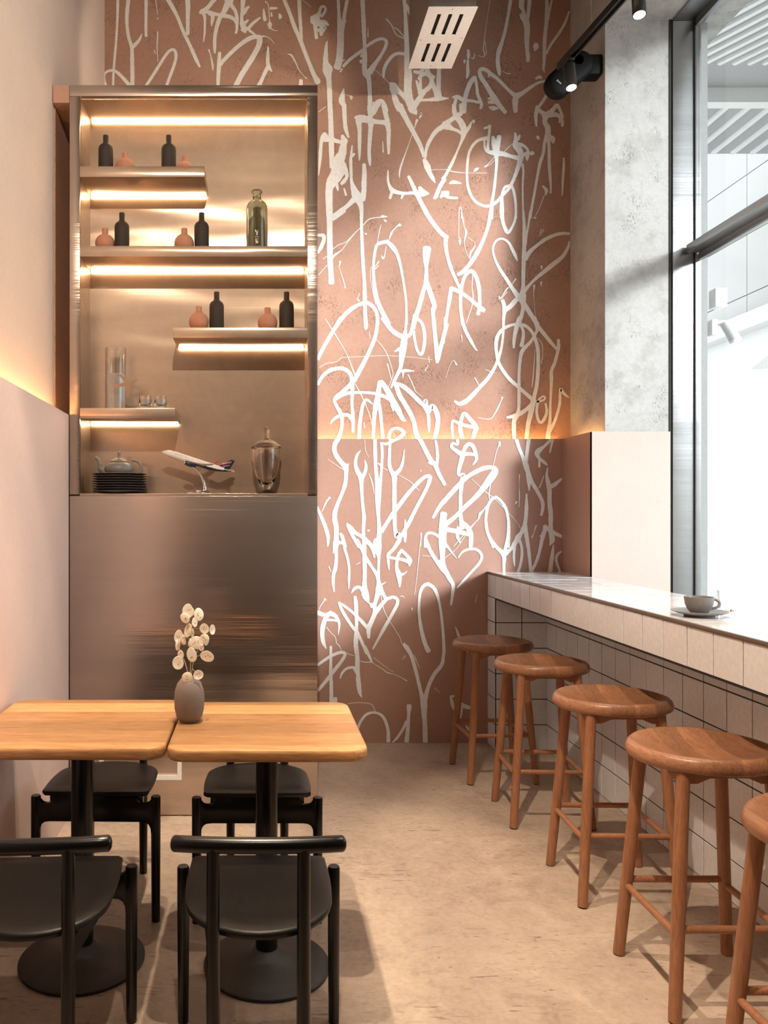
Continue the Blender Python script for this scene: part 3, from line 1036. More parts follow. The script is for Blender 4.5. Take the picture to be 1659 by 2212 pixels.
I 1190,700,12 1230,780,12 1270,870,12 1290,920,8 1380,990,5
I 795,260,6 880,370,10 930,460,10 990,640,8 1000,720,6 945,860,6
I 930,570,16 970,730,10 985,780,5
I 1457,470,8 1465,555,9
I 1410,660,12 1455,580,5
I 630,1320,12 638,1385,12
I 700,160,9 712,245,8
J 970,65,50 880,68,36 800,95,40 720,150,44 672,240,50 660,350,46 670,440,44 690,540,44 740,640,44 830,760,46 930,850,46 1020,930,46 1110,1010,50 1150,1060,60
J 975,62,46 1050,90,40 1120,160,40 1165,260,46 1195,380,48 1200,530,46 1195,700,50 1180,850,50 1150,980,50 1130,1080,70 1100,1220,64 1070,1350,56 1048,1560,54
J 1160,30,40 1182,80,50 1185,140,40 1150,210,36 1100,290,40 1030,360,50 985,430,50 965,550,40 955,700,40 955,850,40 955,1000,44 950,1150,40 930,1230,60 895,1290,56 890,1400,54 897,1560,44
J 985,90,36 1010,160,40 1005,250,44 985,340,50
J 1150,-20,56 1200,90,50 1280,190,50 1360,290,46 1435,375,40
J 1460,260,36 1460,350,44 1440,450,40 1410,560,44 1370,660,44 1370,760,46 1365,900,36 1355,1100,30 1350,1300,40 1330,1450,56 1325,1560,60
J 1592,1000,14 1530,950,36 1490,890,40 1480,960,36 1475,1080,36 1440,1220,36 1400,1330,40 1350,1430,40
J 1160,1050,30 1210,1050,26 1270,1030,24 1290,1000,22 1260,985,22 1215,1020,26 1190,1080,34 1180,1180,34 1200,1280,38 1235,1320,36 1280,1270,40 1310,1180,36 1295,1075,22
J 1130,1070,50 1050,1150,50 960,1210,56 880,1240,50 800,1255,26
J 970,-20,66 930,80,60 905,180,50 890,280,40 888,365,26
J 755,-20,36 755,100,36 745,250,34 725,380,36 690,500,40 640,620,40 560,750,50 450,870,50 350,980,56 270,1050,60 190,1080,50 130,1045,26
J 222,-20,42 260,120,44 330,260,44 400,380,24 428,398,6
J 10,-20,40 5,150,30 -8,310,16
J 115,1560,26 100,1430,34 100,1330,36 120,1300,36 200,1335,40 300,1365,44 400,1380,50
J 240,1560,50 205,1420,56 205,1330,50 230,1240,44 260,1208,50 320,1270,56 405,1375,56 390,1440,56 350,1560,36
J 740,1000,30 735,1020,12 685,1130,18 640,1210,14 580,1275,10 430,1258,6
J 155,580,24 115,525,6 70,590,6 20,750,5
J 388,745,16 450,860,10
J 525,640,8 600,670,8 665,685,5
J 1190,230,6 1250,320,8 1255,480,8 1235,560,10
J 1160,380,4 1135,740,14 1120,870,8
J 220,200,12 225,290,6
K 310,30,60 260,110,60 250,190,60 280,270,60 340,350,60 395,415,70 400,500,50 390,620,52 350,740,46 300,860,48 260,980,60 255,1080,66 275,1200,66 270,1430,64
K 430,365,14 405,420,50
K 585,195,8 540,260,36 520,360,44 545,460,56 590,540,70 597,640,50 605,800,40 620,960,44 630,1060,50 622,1200,44 625,1430,42
K 640,320,12 655,400,40 640,480,44 600,560,50
K 770,40,48 772,200,46 778,400,48 795,560,56 812,680,80 810,800,76 808,920,60 815,1060,44 825,1200,56 820,1350,64 810,1430,80
K 855,100,40 862,250,36 852,450,34 840,600,40 825,720,50
K 840,105,28 930,110,36 1000,70,44 1110,20,50
K 965,50,36 955,250,40 955,380,46 980,460,50 1015,520,70 1018,640,54 1018,800,58 1018,1000,56 1022,1130,50 1030,1220,50 1050,1290,70 1090,1260,32
K 1145,185,12 1130,320,30 1095,430,44 1020,510,56
K 850,1240,50 930,1110,50 1010,990,56 1100,870,56 1200,740,50 1310,620,48 1400,540,44 1460,523,46 1472,560,56 1440,660,46 1370,800,44 1280,970,46 1200,1130,50 1130,1250,46 1025,1430,44
K 1157,1085,18 1160,1180,36 1155,1290,44 1155,1365,26
K 1310,0,50 1360,80,60 1420,200,56 1490,330,60 1540,380,60 1590,500,54 1665,635,40
K 1545,70,28 1560,150,36 1570,270,40 1562,380,36
K 1448,350,12 1500,362,50
K 30,920,30 90,1060,44 140,1190,50 170,1310,46 165,1420,22
K 410,1130,18 460,1190,60 520,1250,44 620,1310,50 700,1390,56 740,1430,50
K 418,1150,36 470,1260,44 565,1430,44
K 330,1260,36 355,1310,44 388,1430,44
K 290,1365,40 370,1385,36
K 190,800,30 180,815,20 150,850,22 90,980,9
K 165,310,5 370,445,9
K 815,360,22 860,410,8 935,450,6
K 1060,500,6 1220,595,8 1270,645,12 1335,710,6
K 690,490,6 735,610,16 760,750,7
K 640,60,6 650,200,7 690,280,5
K 680,1225,24 705,1215,8
K 1360,450,14 1355,470,8
K 1360,1255,20 1357,1422,5
K 1415,1430,44 1415,1320,40 1440,1262,36 1490,1252,36 1560,1280,36 1670,1365,40
K 1670,1190,60 1655,1300,56 1660,1430,60
L 165,50,40 165,115,36 110,105,36 92,150,44 150,200,50 220,240,60 300,240,44 390,250,40
L 240,230,60 215,330,60 190,420,50 180,505,40 245,510,50 225,580,60 215,650,56 205,780,44 205,900,46 205,1020,50 220,1120,60
L 235,230,50 270,150,50 320,112,46 370,150,50 400,240,50 410,310,40 365,378,14
L -25,870,60 90,740,60 200,620,56 300,530,52 400,470,54 500,425,56 590,412,50 645,435,70 640,480,90 570,580,90 480,700,70 380,810,60 250,930,56 130,1050,52 -30,1180,70
L -145,1055,40 -60,910,50 20,820,60
L 210,1130,80 260,1150,70 310,1200,60 340,1280,60 335,1430,50
L -20,1200,70 100,1220,60 200,1240,60 330,1275,50
L 180,1180,50 165,1290,44 203,1380,20
L 195,1205,36 262,1172,36
L 665,790,34 610,820,40 560,900,40 535,1020,38 530,1150,36 560,1270,40 630,1430,44
L 660,790,34 730,850,36 790,950,40 820,1100,36 825,1250,38 815,1430,46
L 920,50,50 950,150,46 1000,270,46 1040,380,70 1070,480,60 1120,600,50 1190,720,46 1250,840,46 1260,930,44 1240,1025,32
L 1080,50,50 1060,200,46 1045,350,46
L 1065,480,50 1080,600,50 1085,712,12
L 1050,752,18 1050,900,44 1045,1020,50 1030,1130,50 990,1240,50 930,1310,50 890,1430,50
L 1030,1150,50 1045,1280,46 1070,1430,44
L 1370,50,44 1280,140,36 1190,220,70 1210,290,40 1280,350,40 1316,385,14
L 1215,300,30 1215,405,30
L 1385,60,36 1350,222,20
L 1320,415,16 1310,520,36 1330,620,60 1345,720,56 1345,860,56 1360,1000,60 1360,1150,56 1365,1250,60 1380,1340,70 1345,1412,12
L 1335,665,60 1400,640,56 1450,600,44 1505,555,24
L 1280,1162,46 1340,1210,60 1420,1260,50 1508,1300,38
L 1285,1160,46 1280,1240,50 1250,1350,40 1233,1430,40
L 705,85,22 705,125,34 690,145,12 660,230,10 625,390,9
L 595,600,10 570,760,16 580,820,10
L 560,880,14 500,960,20 455,1010,34 430,1080,14 350,1160,10 120,1420,7
L 345,560,5 545,740,10 660,830,8 900,1080,5 975,1195,6
L 960,505,14 955,640,5 960,770,14 955,920,8
L 925,850,20 910,880,10
L 1272,520,10 1225,650,14 1200,680,6
L 1175,1158,16 1145,1250,7 1120,1310,20
L 1228,1288,28 1232,1295,20
M 272,-20,60 270,100,50 275,200,44 265,330,50 240,420,44 235,520,40 247,642,18
M 255,10,50 235,152,10
M 300,20,36 365,15,36 385,100,36 420,220,34 440,350,32 438,480,30 435,598,16
M 630,-20,50 635,200,54 640,400,50 635,550,60 640,650,90 660,720,80 688,782,20
M 535,-20,50 600,90,44 650,200,44 720,310,40 790,420,44 818,510,50
M 468,658,10 510,600,40 570,585,40 620,630,60
M 800,-20,100 800,70,110 818,200,44 815,350,36 815,500,46 825,600,90 790,720,56 765,820,50 770,900,60 740,990,60 690,1110,60 690,1232,36
M 690,20,44 740,90,50 765,205,20
M 840,600,60 880,680,44 920,730,44 1000,710,40 1055,740,44 1055,800,44 1010,890,44 950,1000,44 860,1160,40 745,1372,20
M 925,730,44 860,800,50 800,880,54 770,930,50
M 700,790,16 740,820,76
M 1095,-20,40 1010,90,44 935,178,44 1000,210,36 1100,225,40 1200,260,50 1212,315,16
M 1110,110,40 1160,160,44 1222,235,46 1210,290,30
M 1112,108,40 1070,170,40 1050,260,40 1050,350,50 1075,420,70 1085,500,50 1085,575,26
M 1085,425,50 1140,412,24 1180,378,8
M 935,170,40 940,250,36 950,360,14
M 515,705,40 525,780,50 530,900,50 535,1050,44 530,1160,50 525,1300,60 530,1430,44
M 305,780,26 350,880,40 420,1000,40 510,1130,40
M 310,780,26 400,840,36 500,920,36 590,1010,44 670,1100,50
M 545,1160,40 600,1280,40 665,1430,44
M 40,910,60 130,940,50 210,925,60 270,960,50 312,1050,34 300,1192,10
M 210,905,50 150,960,60 110,1060,60 95,1180,56 110,1290,50 145,1368,16
M 160,1000,36 240,1005,30 300,1015,30
M 202,1338,8 205,1430,32
M 1450,540,44 1390,570,44 1350,650,40 1335,780,34 1335,900,36 1350,1050,44 1380,1200,52 1420,1330,56 1458,1405,60
M 1445,540,46 1520,590,46 1570,690,40 1600,820,32 1620,950,34 1640,1150,36 1650,1300,40 1655,1430,40
M 1140,1312,44 1190,1380,56 1222,1430,52
M 1420,-20,50 1480,120,50 1560,250,50 1625,340,56 1700,420,60
M 130,740,40 120,755,14 70,830,9 50,880,5
M 845,680,10 880,860,10 940,990,8 1000,1080,7 1060,1180,9 1090,1230,7 1113,1310,8
M 150,1095,10 200,1160,9 260,1220,9 280,1300,10 310,1330,12 340,1390,7
M 1245,850,18 1245,880,8
M 865,545,20 912,515,6
M 1092,700,6 1125,700,12 1148,720,6
M 180,320,16 210,390,6
M 530,295,6 580,265,8
M 1350,0,5 1335,160,10 1300,500,6 1275,680,7
M 1380,178,6 1500,190,5
N -50,480,60 10,600,60 60,700,60 110,790,50 105,900,44 85,1045,24
N -15,230,44 60,330,30 155,452,8
N 178,440,18 230,370,28 310,335,30 400,335,36 460,380,38 478,440,36 440,520,36 350,620,34 250,730,30 163,828,14
N -10,-120,90 -30,100,90 -30,300,80 -20,500,60 20,640,60
N 530,-20,40 550,110,40 600,220,44 670,310,48 740,380,60 765,440,56 762,520,40 762,625,36
N 822,-20,40 815,150,40 790,280,44 770,380,50
N 780,395,60 850,330,44 900,260,60 940,200,70 980,130,50 1020,40,50
N 900,250,50 890,380,36 890,480,30 898,548,12
N 965,225,36 990,320,36 990,430,36 970,540,36 942,625,36
N 1035,20,46 1060,200,44 1080,350,44 1095,500,44 1105,625,40
N 1108,625,40 1160,530,40 1210,390,40 1240,240,40 1265,120,44
N 1395,275,12 1385,380,44 1370,480,54 1352,625,56
N 1517,352,12 1460,390,34 1430,450,34 1445,530,34 1482,625,30
N 340,150,54 335,302,26
N 0,450,6 150,330,6 260,170,6 390,0,8
N 140,1330,10 165,1390,28 190,1470,36
N 420,910,5 395,1010,10
O 535,-20,44 545,120,56 545,200,60 550,300,50 560,450,60 575,560,50 600,632,10
O 640,-20,40 690,90,40 732,182,20
O 205,-20,34 205,150,36 203,300,44 210,450,44 212,600,50 215,760,60
O 265,640,44 260,700,60 260,760,60
O 1650,-20,30 1645,120,40 1620,220,50 1540,320,50 1480,430,50 1440,540,50 1405,670,70
O 1175,-20,50 1240,110,50 1290,280,46 1330,450,46 1370,610,54 1395,700,90 1400,850,66 1410,1000,60 1415,1225,64
O 1440,-10,44 1462,45,36
O 40,215,34 130,150,40 220,95,40 310,60,40 370,58,40 385,90,40 340,170,44 270,260,46 200,350,44 120,450,44 35,550,36
O 325,392,16 350,320,30 410,262,34 480,248,36 550,262,50
O 500,262,30 535,310,40
O 540,1060,34 560,1000,34 600,920,34 660,850,36 740,825,32 820,840,32 880,890,40 920,980,40 940,1080,44 940,1225,48
O 1208,735,64 1207,770,60 1203,830,44 1198,920,44 1190,1050,50 1180,1150,56 1172,1225,56
O 988,1218,16 1060,1140,36 1120,1050,36 1175,940,40
O 420,715,6 480,702,8 620,700,8 720,720,10 760,770,10 775,830,10
O 410,60,8 440,80,8 500,95,8 570,120,12
O 570,165,7 640,180,12 700,180,14 740,190,6 890,285,10 930,315,14 1050,350,7 1180,420,14
O 750,120,5 920,250,6 1010,310,5
O 1260,95,26 1275,100,14 1340,260,6
O 1165,95,12 1120,145,6
O 1535,510,10 1600,570,5
P 868,1005,14 876,1050,20 885,1085,12
P 870,1008,12 885,1005,14
P 930,1060,30 978,1075,24
P 932,1045,16 925,1110,22 917,1150,14
P 955,738,14 975,738,12
P 960,1185,12 975,1205,20
'''
def stroke(reg, pts, idx):
    ox, oy, wpx = REG[reg]
    s = wpx / 1659.0
    P = []
    for x, y, w in pts:
        P.append([ox + x * s, oy + y * s, w * s])
    upper = reg in 'ABCDEFGHIJ'
    if P[0][1] <= 0.01 and reg in 'ABCD':
        k = 45.0
        dx = (P[0][0] - P[1][0]) / max(1, P[1][1] - P[0][1])
        P.insert(0, [P[0][0] + dx * k, P[0][1] - k, P[0][2]])
    P = [tuple(p) for p in P]
    C = catmull(P, 6)
    d = YBU - 0.0008 - idx * 0.000006 if upper else YB - 0.0008 - idx * 0.000006
    L, R = [], []
    n = len(C)
    cap = []
    rs = random.Random(idx)
    pts2 = []
    for i, (x, y, w) in enumerate(C):
        a = C[max(0, i - 1)]
        b = C[min(n - 1, i + 1)]
        tx, ty = b[0] - a[0], b[1] - a[1]
        l = math.hypot(tx, ty) or 1
        tx, ty = tx / l, ty / l
        pts2.append((x, y, max(0.5, w) / 2 * (1 + rs.uniform(-0.06, 0.06)), tx, ty))
    ext_ = []
    x, y, h, tx, ty = pts2[0]
    for q in (0.9, 0.6):
        ext_.append((x - tx * h * q * 0.6, y - ty * h * q * 0.6, h * math.sqrt(1 - q * q), tx, ty))
    x, y, h, tx, ty = pts2[-1]
    post = [(x + tx * h * q * 0.6, y + ty * h * q * 0.6, h * math.sqrt(1 - q * q), tx, ty) for q in (0.6, 0.9)]
    pts2 = ext_ + pts2 + post
    vs, fs = [], []
    for x, y, h, tx, ty in pts2:
        for sgn in (-1, 1):
            px, py = x - ty * h * sgn, y + tx * h * sgn
            if upper:
                px = max(221.5, min(px, 1231))
            else:
                px = min(px, 1213.5)
                py = min(max(py, 948.7), 1604)
            vs.append(W(px, py, d))
    for i in range(len(pts2) - 1):
        fs.append((2 * i, 2 * i + 1, 2 * i + 3, 2 * i + 2))
    me = bpy.data.meshes.new('graffiti_stroke')
    me.from_pydata([tuple(v) for v in vs], [], fs)
    link('graffiti_stroke', me, 'paint', wall_back if upper else wb)
i = 0
for line in STROKES.strip().split('\n'):
    t = line.split()
    if len(t) < 3:
        continue
    stroke(t[0], [tuple(float(c) for c in q.split(',')) for q in t[1:]], i)
    i += 1

# ------------------------------------------------------------------ tiled bar counter
PT = 0.15
FX, KX = 1.385, 1.69
CT = 1.04
YE = YB - 27 * PT               # near end of the bar (out of frame)
bar = tag(empty('bar_counter', (1.6, 2.8, 0)), 'long white tiled bar counter with dark grout running under the window', 'bar counter')
BM = Matrix.Translation(-Vector(bar.location))
def bb(name, *a, mat='grout', bev=0.0):
    o = box(name, *a, mat, None, bev)
    o.parent = bar
    o.matrix_parent_inverse = BM
    return o
top = bb('counter_top', FX + 0.0025, 1.838, YE, YB, 0.894, CT - 0.0025)
knee = bb('knee_wall', KX + 0.0025, 1.838, YE, YB - PT + 0.0025, 0, 0.894)
endp = bb('end_post', FX + 0.0025, KX + 0.02, YB - PT + 0.0025, YB, 0, 0.894)
bb('edge_trim', FX - 0.003, FX + 0.009, YE, YB, CT - 0.014, CT + 0.0005, mat='trim_brown', bev=0.001)
bb('lower_edge_trim', FX + 0.001, FX + 0.012, YE, YB - PT, 0.888, 0.894, mat='slot_dark')

def tile_mesh(w, h, g=0.0016):
    c, t = 0.0009, 0.0025
    vs = []
    for (k, zz) in ((0, 0.0), (0, t - c), (c, t)):
        x0, x1, y0_, y1_ = g + k, w - g - k, g + k, h - g - k
        vs += [(x0, y0_, zz), (x1, y0_, zz), (x1, y1_, zz), (x0, y1_, zz)]
    fs = []
    for a in (0, 4):
        for k in range(4):
            j = (k + 1) % 4
            fs.append((a + k, a + j, a + 4 + j, a + 4 + k))
    fs.append((8, 9, 10, 11))
    me = bpy.data.meshes.new('tile')
    me.from_pydata(vs, [], fs)
    me.materials.append(M['tile'])
    return me
T_full = tile_mesh(PT, PT, 0.0012)
T_knee = tile_mesh(PT, PT, 0.0025)
T_part = tile_mesh(PT, 0.144, 0.0025)
T_end = tile_mesh(0.1525, PT, 0.0025)
T_end_p = tile_mesh(0.1525, 0.144, 0.0025)
T_fas = tile_mesh(PT, 0.137, 0.0023)
def put(me, parent, origin, ux, uy, un):
    o = bpy.data.objects.new('tile', me)
    COL.objects.link(o)
    o.parent = parent
    R = Matrix((ux, uy, un)).transposed().to_4x4()
    # tiny unevenness, as hand-laid
    jit = Matrix.Rotation(random.uniform(-0.0035, 0.0035), 4, 'X') @ Matrix.Rotation(random.uniform(-0.0035, 0.0035), 4, 'Y')
    o.matrix_local = Matrix.Translation(Vector(origin)) @ R @ jit
    o.matrix_parent_inverse = BM.inverted() @ BM @ Matrix.Identity(4)
    return o
XN, YNn, ZN = Vector((1, 0, 0)), Vector((0, 1, 0)), Vector((0, 0, 1))
# parents sit at the counter origin offset, so tiles get world coordinates less nothing: parents have identity basis + BM inverse
for k in range(27):
    ya = YB - (k + 1) * PT
    for r in range(3):
        put(T_full, top, (FX + 0.006 + r * PT, ya, CT - 0.0025), XN, YNn, ZN)
    # fascia, facing -X : u=-Y, v=Z, n=-X
    put(T_fas, top, (FX + 0.0025, ya + PT, 0.894), -YNn, ZN, -XN)
    if k >= 1:
        for r in range(6):
            put(T_knee if r < 5 else T_part, knee, (KX + 0.0025, ya + PT, r * PT), -YNn, ZN, -XN)
for r in range(6):
    put(T_knee if r < 5 else T_part, endp, (FX + 0.0025, YB, r * PT), -YNn, ZN, -XN)
    for c in range(2):
        put(T_end if r < 5 else T_end_p, endp, (FX + 0.006 + c * 0.1525, YB - PT + 0.0025, r * PT), XN, ZN, -YNn)

# ------------------------------------------------------------------ bar stools
def make_stool():
    t = empty('bar_stool')
    rx, ry = 0.213, 0.190
    seg, vs, fs = 48, [], []
    prof = []
    for k in range(7):                       # dished top, from centre out
        q = k / 6 * 0.86
        prof.append((max(q, 0.02), 0.676 + 0.0375 * (q / 0.86) ** 2.4))
    prof += [(0.90, 0.7145), (0.94, 0.7130), (0.975, 0.706), (0.995, 0.695), (1.0, 0.686), (0.985, 0.677), (0.94, 0.671), (0.80, 0.664), (0.3, 0.660)]
    for q, z in prof:
        for k in range(seg):
            a = 2 * PI * k / seg
            dz = 0.006 * math.cos(2 * a) * (q ** 2) * (1 if z > 0.68 else 0.6)
            vs.append((q * rx * math.cos(a), q * ry * math.sin(a), z - dz * 0.6))
    n = len(prof)
    for i_ in range(n - 1):
        for k in range(seg):
            k2 = (k + 1) % seg
            fs.append((i_ * seg + k, i_ * seg + k2, (i_ + 1) * seg + k2, (i_ + 1) * seg + k))
    fs.append(tuple(range(seg)))
    fs.append(tuple((n - 1) * seg + k for k in range(seg))[::-1])
    mesh('seat', vs, fs, 'beech', t, True, 1.0)
    def lp(sx, sy, z):
        k = z / 0.672
        return Vector((sx * (0.171 - 0.049 * k), sy * (0.170 - 0.049 * k), z))
    for sx in (-1, 1):
        for sy in (-1, 1):
            leg = tube('leg', [lp(sx, sy, 0.004), lp(sx, sy, 0.34), lp(sx, sy, 0.675)], [0.0175, 0.0185, 0.0185], 'beech_leg', t, 18)
            f = tube('rubber_foot', [lp(sx, sy, 0.0), lp(sx, sy, 0.005)], [0.0155, 0.0155], 'rubber', leg, 16)
    for s in (-1, 1):
        tube('stretcher', [lp(-1, s, 0.245), lp(1, s, 0.245)], 0.0105, 'beech_leg', t, 12)
        tube('stretcher', [lp(s, -1, 0.228), lp(s, 1, 0.228)], 0.0105, 'beech_leg', t, 12)
        a, b = lp(-1, s, 0.65).x, lp(1, s, 0.65).x
        yy = lp(1, s, 0.65).y
        poly = [(a, 0.672), (a, 0.640), (a + 0.035, 0.640), (a + 0.07, 0.655), (b - 0.07, 0.655), (b - 0.035, 0.640), (b, 0.640), (b, 0.672)]
        prism('seat_rail', poly, yy - 0.011, yy + 0.011, 'beech_leg', t, 'Y')
        xx = lp(s, 1, 0.65).x
        prism('seat_rail', poly, xx - 0.011, xx + 0.011, 'beech_leg', t, 'X')
    return t
stool0 = make_stool()
spots_ = [(1.249, 4.262, 0.03, 'round wooden bar stool standing against the graffiti wall'),
          (1.303, 3.680, -0.05, 'round wooden bar stool second from the graffiti wall'),
          (1.318, 2.978, -0.03, 'round wooden bar stool third from the graffiti wall'),
          (1.306, 2.345, 0.0, 'round wooden bar stool fourth from the graffiti wall'),
          (1.306, 1.762, 0.02, 'round wooden bar stool fifth from the graffiti wall')]
for k, (x, y, r, lab) in enumerate(spots_):
    s = stool0 if k == 0 else dup(stool0)
    s.location = (x, y, 0)
    s.rotation_euler = (0, 0, r)
    tag(s, lab, 'stool', 'wooden stools along the tiled bar')

# ------------------------------------------------------------------ tables
ZT = 0.745
def make_table(name, x0, x1, y0_, y1_, label):
    cx, cy = (x0 + x1) / 2, (y0_ + y1_) / 2
    t = tag(empty(name, (cx, cy, 0)), label, 'table', 'cafe tables pushed together')
    hx, hy, r = (x1 - x0) / 2, (y1_ - y0_) / 2, 0.052
    def outline(ins):
        pts = []
        rr = max(0.004, r - ins)
        for qx, qy, a0 in ((1, 1, 0), (-1, 1, 90), (-1, -1, 180), (1, -1, 270)):
            for k in range(9):
                a = math.radians(a0 + 90 * k / 8)
                pts.append((qx * (hx - r) + rr * math.cos(a), qy * (hy - r) + rr * math.sin(a)))
        return pts
    rings = [(0.03, ZT - 0.034), (0.006, ZT - 0.034), (0.0015, ZT - 0.029), (0.0, ZT - 0.020), (0.0, ZT - 0.010), (0.0015, ZT - 0.003), (0.005, ZT), (0.03, ZT)]
    vs, fs = [], []
    for ins, z in rings:
        for (x, y) in outline(ins):
            vs.append((x, y, z))
    n = 36
    for i_ in range(len(rings) - 1):
        for k in range(n):
            k2 = (k + 1) % n
            fs.append((i_ * n + k, i_ * n + k2, (i_ + 1) * n + k2, (i_ + 1) * n + k))
    fs.append(tuple(range(n))[::-1])
    fs.append(tuple((len(rings) - 1) * n + k for k in range(n)))
    o = mesh('table_top', vs, fs, 'oak', t, True, 0.8)
    box('mounting_plate', -0.12, 0.12, -0.12, 0.12, ZT - 0.042, ZT - 0.034, 'black_metal', t)
    lathe('column', [(0.034, 0.03), (0.034, ZT - 0.042)], 'black_paint', t, seg=32)
    lathe('base', [(0.19, 0.0), (0.1935, 0.003), (0.1935, 0.010), (0.190, 0.0125), (0.16, 0.018), (0.11, 0.027), (0.07, 0.036), (0.05, 0.043), (0.042, 0.055), (0.034, 0.058)], 'black_iron', t, seg=56)
    return t
make_table('cafe_table', -0.256, 0.301, 2.171, 2.733, 'square oak table carrying the taupe vase on black pedestal')
make_table('cafe_table', -0.840, -0.262, 2.190, 2.767, 'square oak table against the pink wall on black pedestal')

# ------------------------------------------------------------------ chairs
def make_chair():
    t = empty('dining_chair')
    # seat: D shape
    out = []
    hw, yf, yb = 0.183, 0.195, -0.188
    for k in range(6):
        out.append((-hw + 2 * hw * k / 5 * 1.0, yf))
    out = [(-hw + 0.012, yf), (-0.06, yf + 0.004), (0.06, yf + 0.004), (hw - 0.012, yf), (hw, yf - 0.014)]
    for k in range(5):
        out.append((hw + 0.004 * math.sin(k / 4 * PI), yf - 0.03 - k * 0.045))
    for k in range(1, 20):
        a = PI * k / 20
        out.append((hw * math.cos(a) ** 1 if True else 0, -0.015 + (yb + 0.015) * math.sin(a) ** 0.92))
    for k in range(4, -1, -1):
        out.append((-hw - 0.004 * math.sin(k / 4 * PI), yf - 0.03 - k * 0.045))
    out.append((-hw, yf - 0.014))
    n = len(out)
    vs, fs = [], []
    def zs(x, y):
        return 0.445 + 0.004 * (y / 0.19) - 0.008 * max(0, -y / 0.19)
    rings = [(0.10, -0.007), (0.45, -0.006), (0.75, -0.003), (0.95, 0.0), (0.99, -0.003), (1.0, -0.010), (0.985, -0.018), (0.90, -0.020), (0.3, -0.020)]
    for q, dz in rings:
        for x, y in out:
            vs.append((x * q, y * q, zs(x * q, y * q) + dz))
    for i_ in range(len(rings) - 1):
        for k in range(n):
            k2 = (k + 1) % n
            fs.append((i_ * n + k, i_ * n + k2, (i_ + 1) * n + k2, (i_ + 1) * n + k))
    fs.append(tuple(range(n)))
    fs.append(tuple((len(rings) - 1) * n + k for k in range(n))[::-1])
    mesh('seat', vs, fs, 'black_wood', t, True, 0.9)
    for s in (-1, 1):
        tube('leg', [(s * 0.206, 0.175, 0.0), (s * 0.206, 0.175, 0.3), (s * 0.206, 0.175, 0.422), (s * 0.206, 0.175, 0.426)], [0.0145, 0.0165, 0.0165, 0.0145], 'black_paint', t, 20)
        tube('leg', [(s * 0.1035, -0.186, 0.0), (s * 0.1035, -0.186, 0.2), (s * 0.1035, -0.186, 0.628)], [0.0145, 0.0165, 0.0150], 'black_paint', t, 20)
        # side rail under the seat
        a = Vector((s * 0.1035, -0.180, 0)); b = Vector((s * 0.150, 0.168, 0))
        dr = (b - a).normalized(); nn = Vector((-dr.y, dr.x, 0)) * 0.010
        vv = [a - nn, b - nn, b + nn, a + nn]
        vs2 = [(p.x, p.y, 0.365 if i_ in (0, 3) else 0.355) for i_, p in enumerate(vv)] + [(p.x, p.y, 0.415 if i_ in (0, 3) else 0.4265) for i_, p in enumerate(vv)]
        mesh('side_rail', vs2, [(0, 3, 2, 1), (4, 5, 6, 7), (0, 1, 5, 4), (1, 2, 6, 5), (2, 3, 7, 6), (3, 0, 4, 7)], 'black_paint', t)
    # apron with scooped corners
    half = [(0.0, 0.428), (0.138, 0.428), (0.144, 0.420), (0.150, 0.409), (0.158, 0.403), (0.172, 0.402), (0.182, 0.405), (0.190, 0.414), (0.197, 0.422), (0.206, 0.422),
            (0.206, 0.300), (0.191, 0.300), (0.189, 0.318), (0.183, 0.331), (0.172, 0.338), (0.155, 0.340), (0.0, 0.340)]
    poly = half + [(-x, z) for x, z in reversed(half[1:-1])]
    prism('apron', poly, 0.165, 0.187, 'black_paint', t, 'Y', 0.003)
    pts = []
    for k in range(17):
        x = -0.192 + 0.384 * k / 16
        pts.append((x, -0.186 + 0.012 * (abs(x) / 0.192) ** 2.2, 0.632))
    tube('backrest', pts, 0.0185, 'black_paint', t, 22, True)
    return t
ch0 = make_chair()
ch_spots = [(-0.002, 2.005, 0.0, 'black wooden chair at the vase table with its low back to the aisle'),
            (-0.548, 1.998, 0.045, 'black wooden chair at the wall table with its low back to the aisle'),
            (-0.007, 2.885, PI, 'black wooden chair between the vase table and the steel cabinet'),
            (-0.556, 2.900, PI - 0.02, 'black wooden chair in the corner between wall table and steel cabinet')]
for k, (x, y, r, lab) in enumerate(ch_spots):
    c = ch0 if k == 0 else dup(ch0)
    c.location = (x, y, 0)
    c.rotation_euler = (0, 0, r)
    tag(c, lab, 'chair', 'black chairs around the two tables')

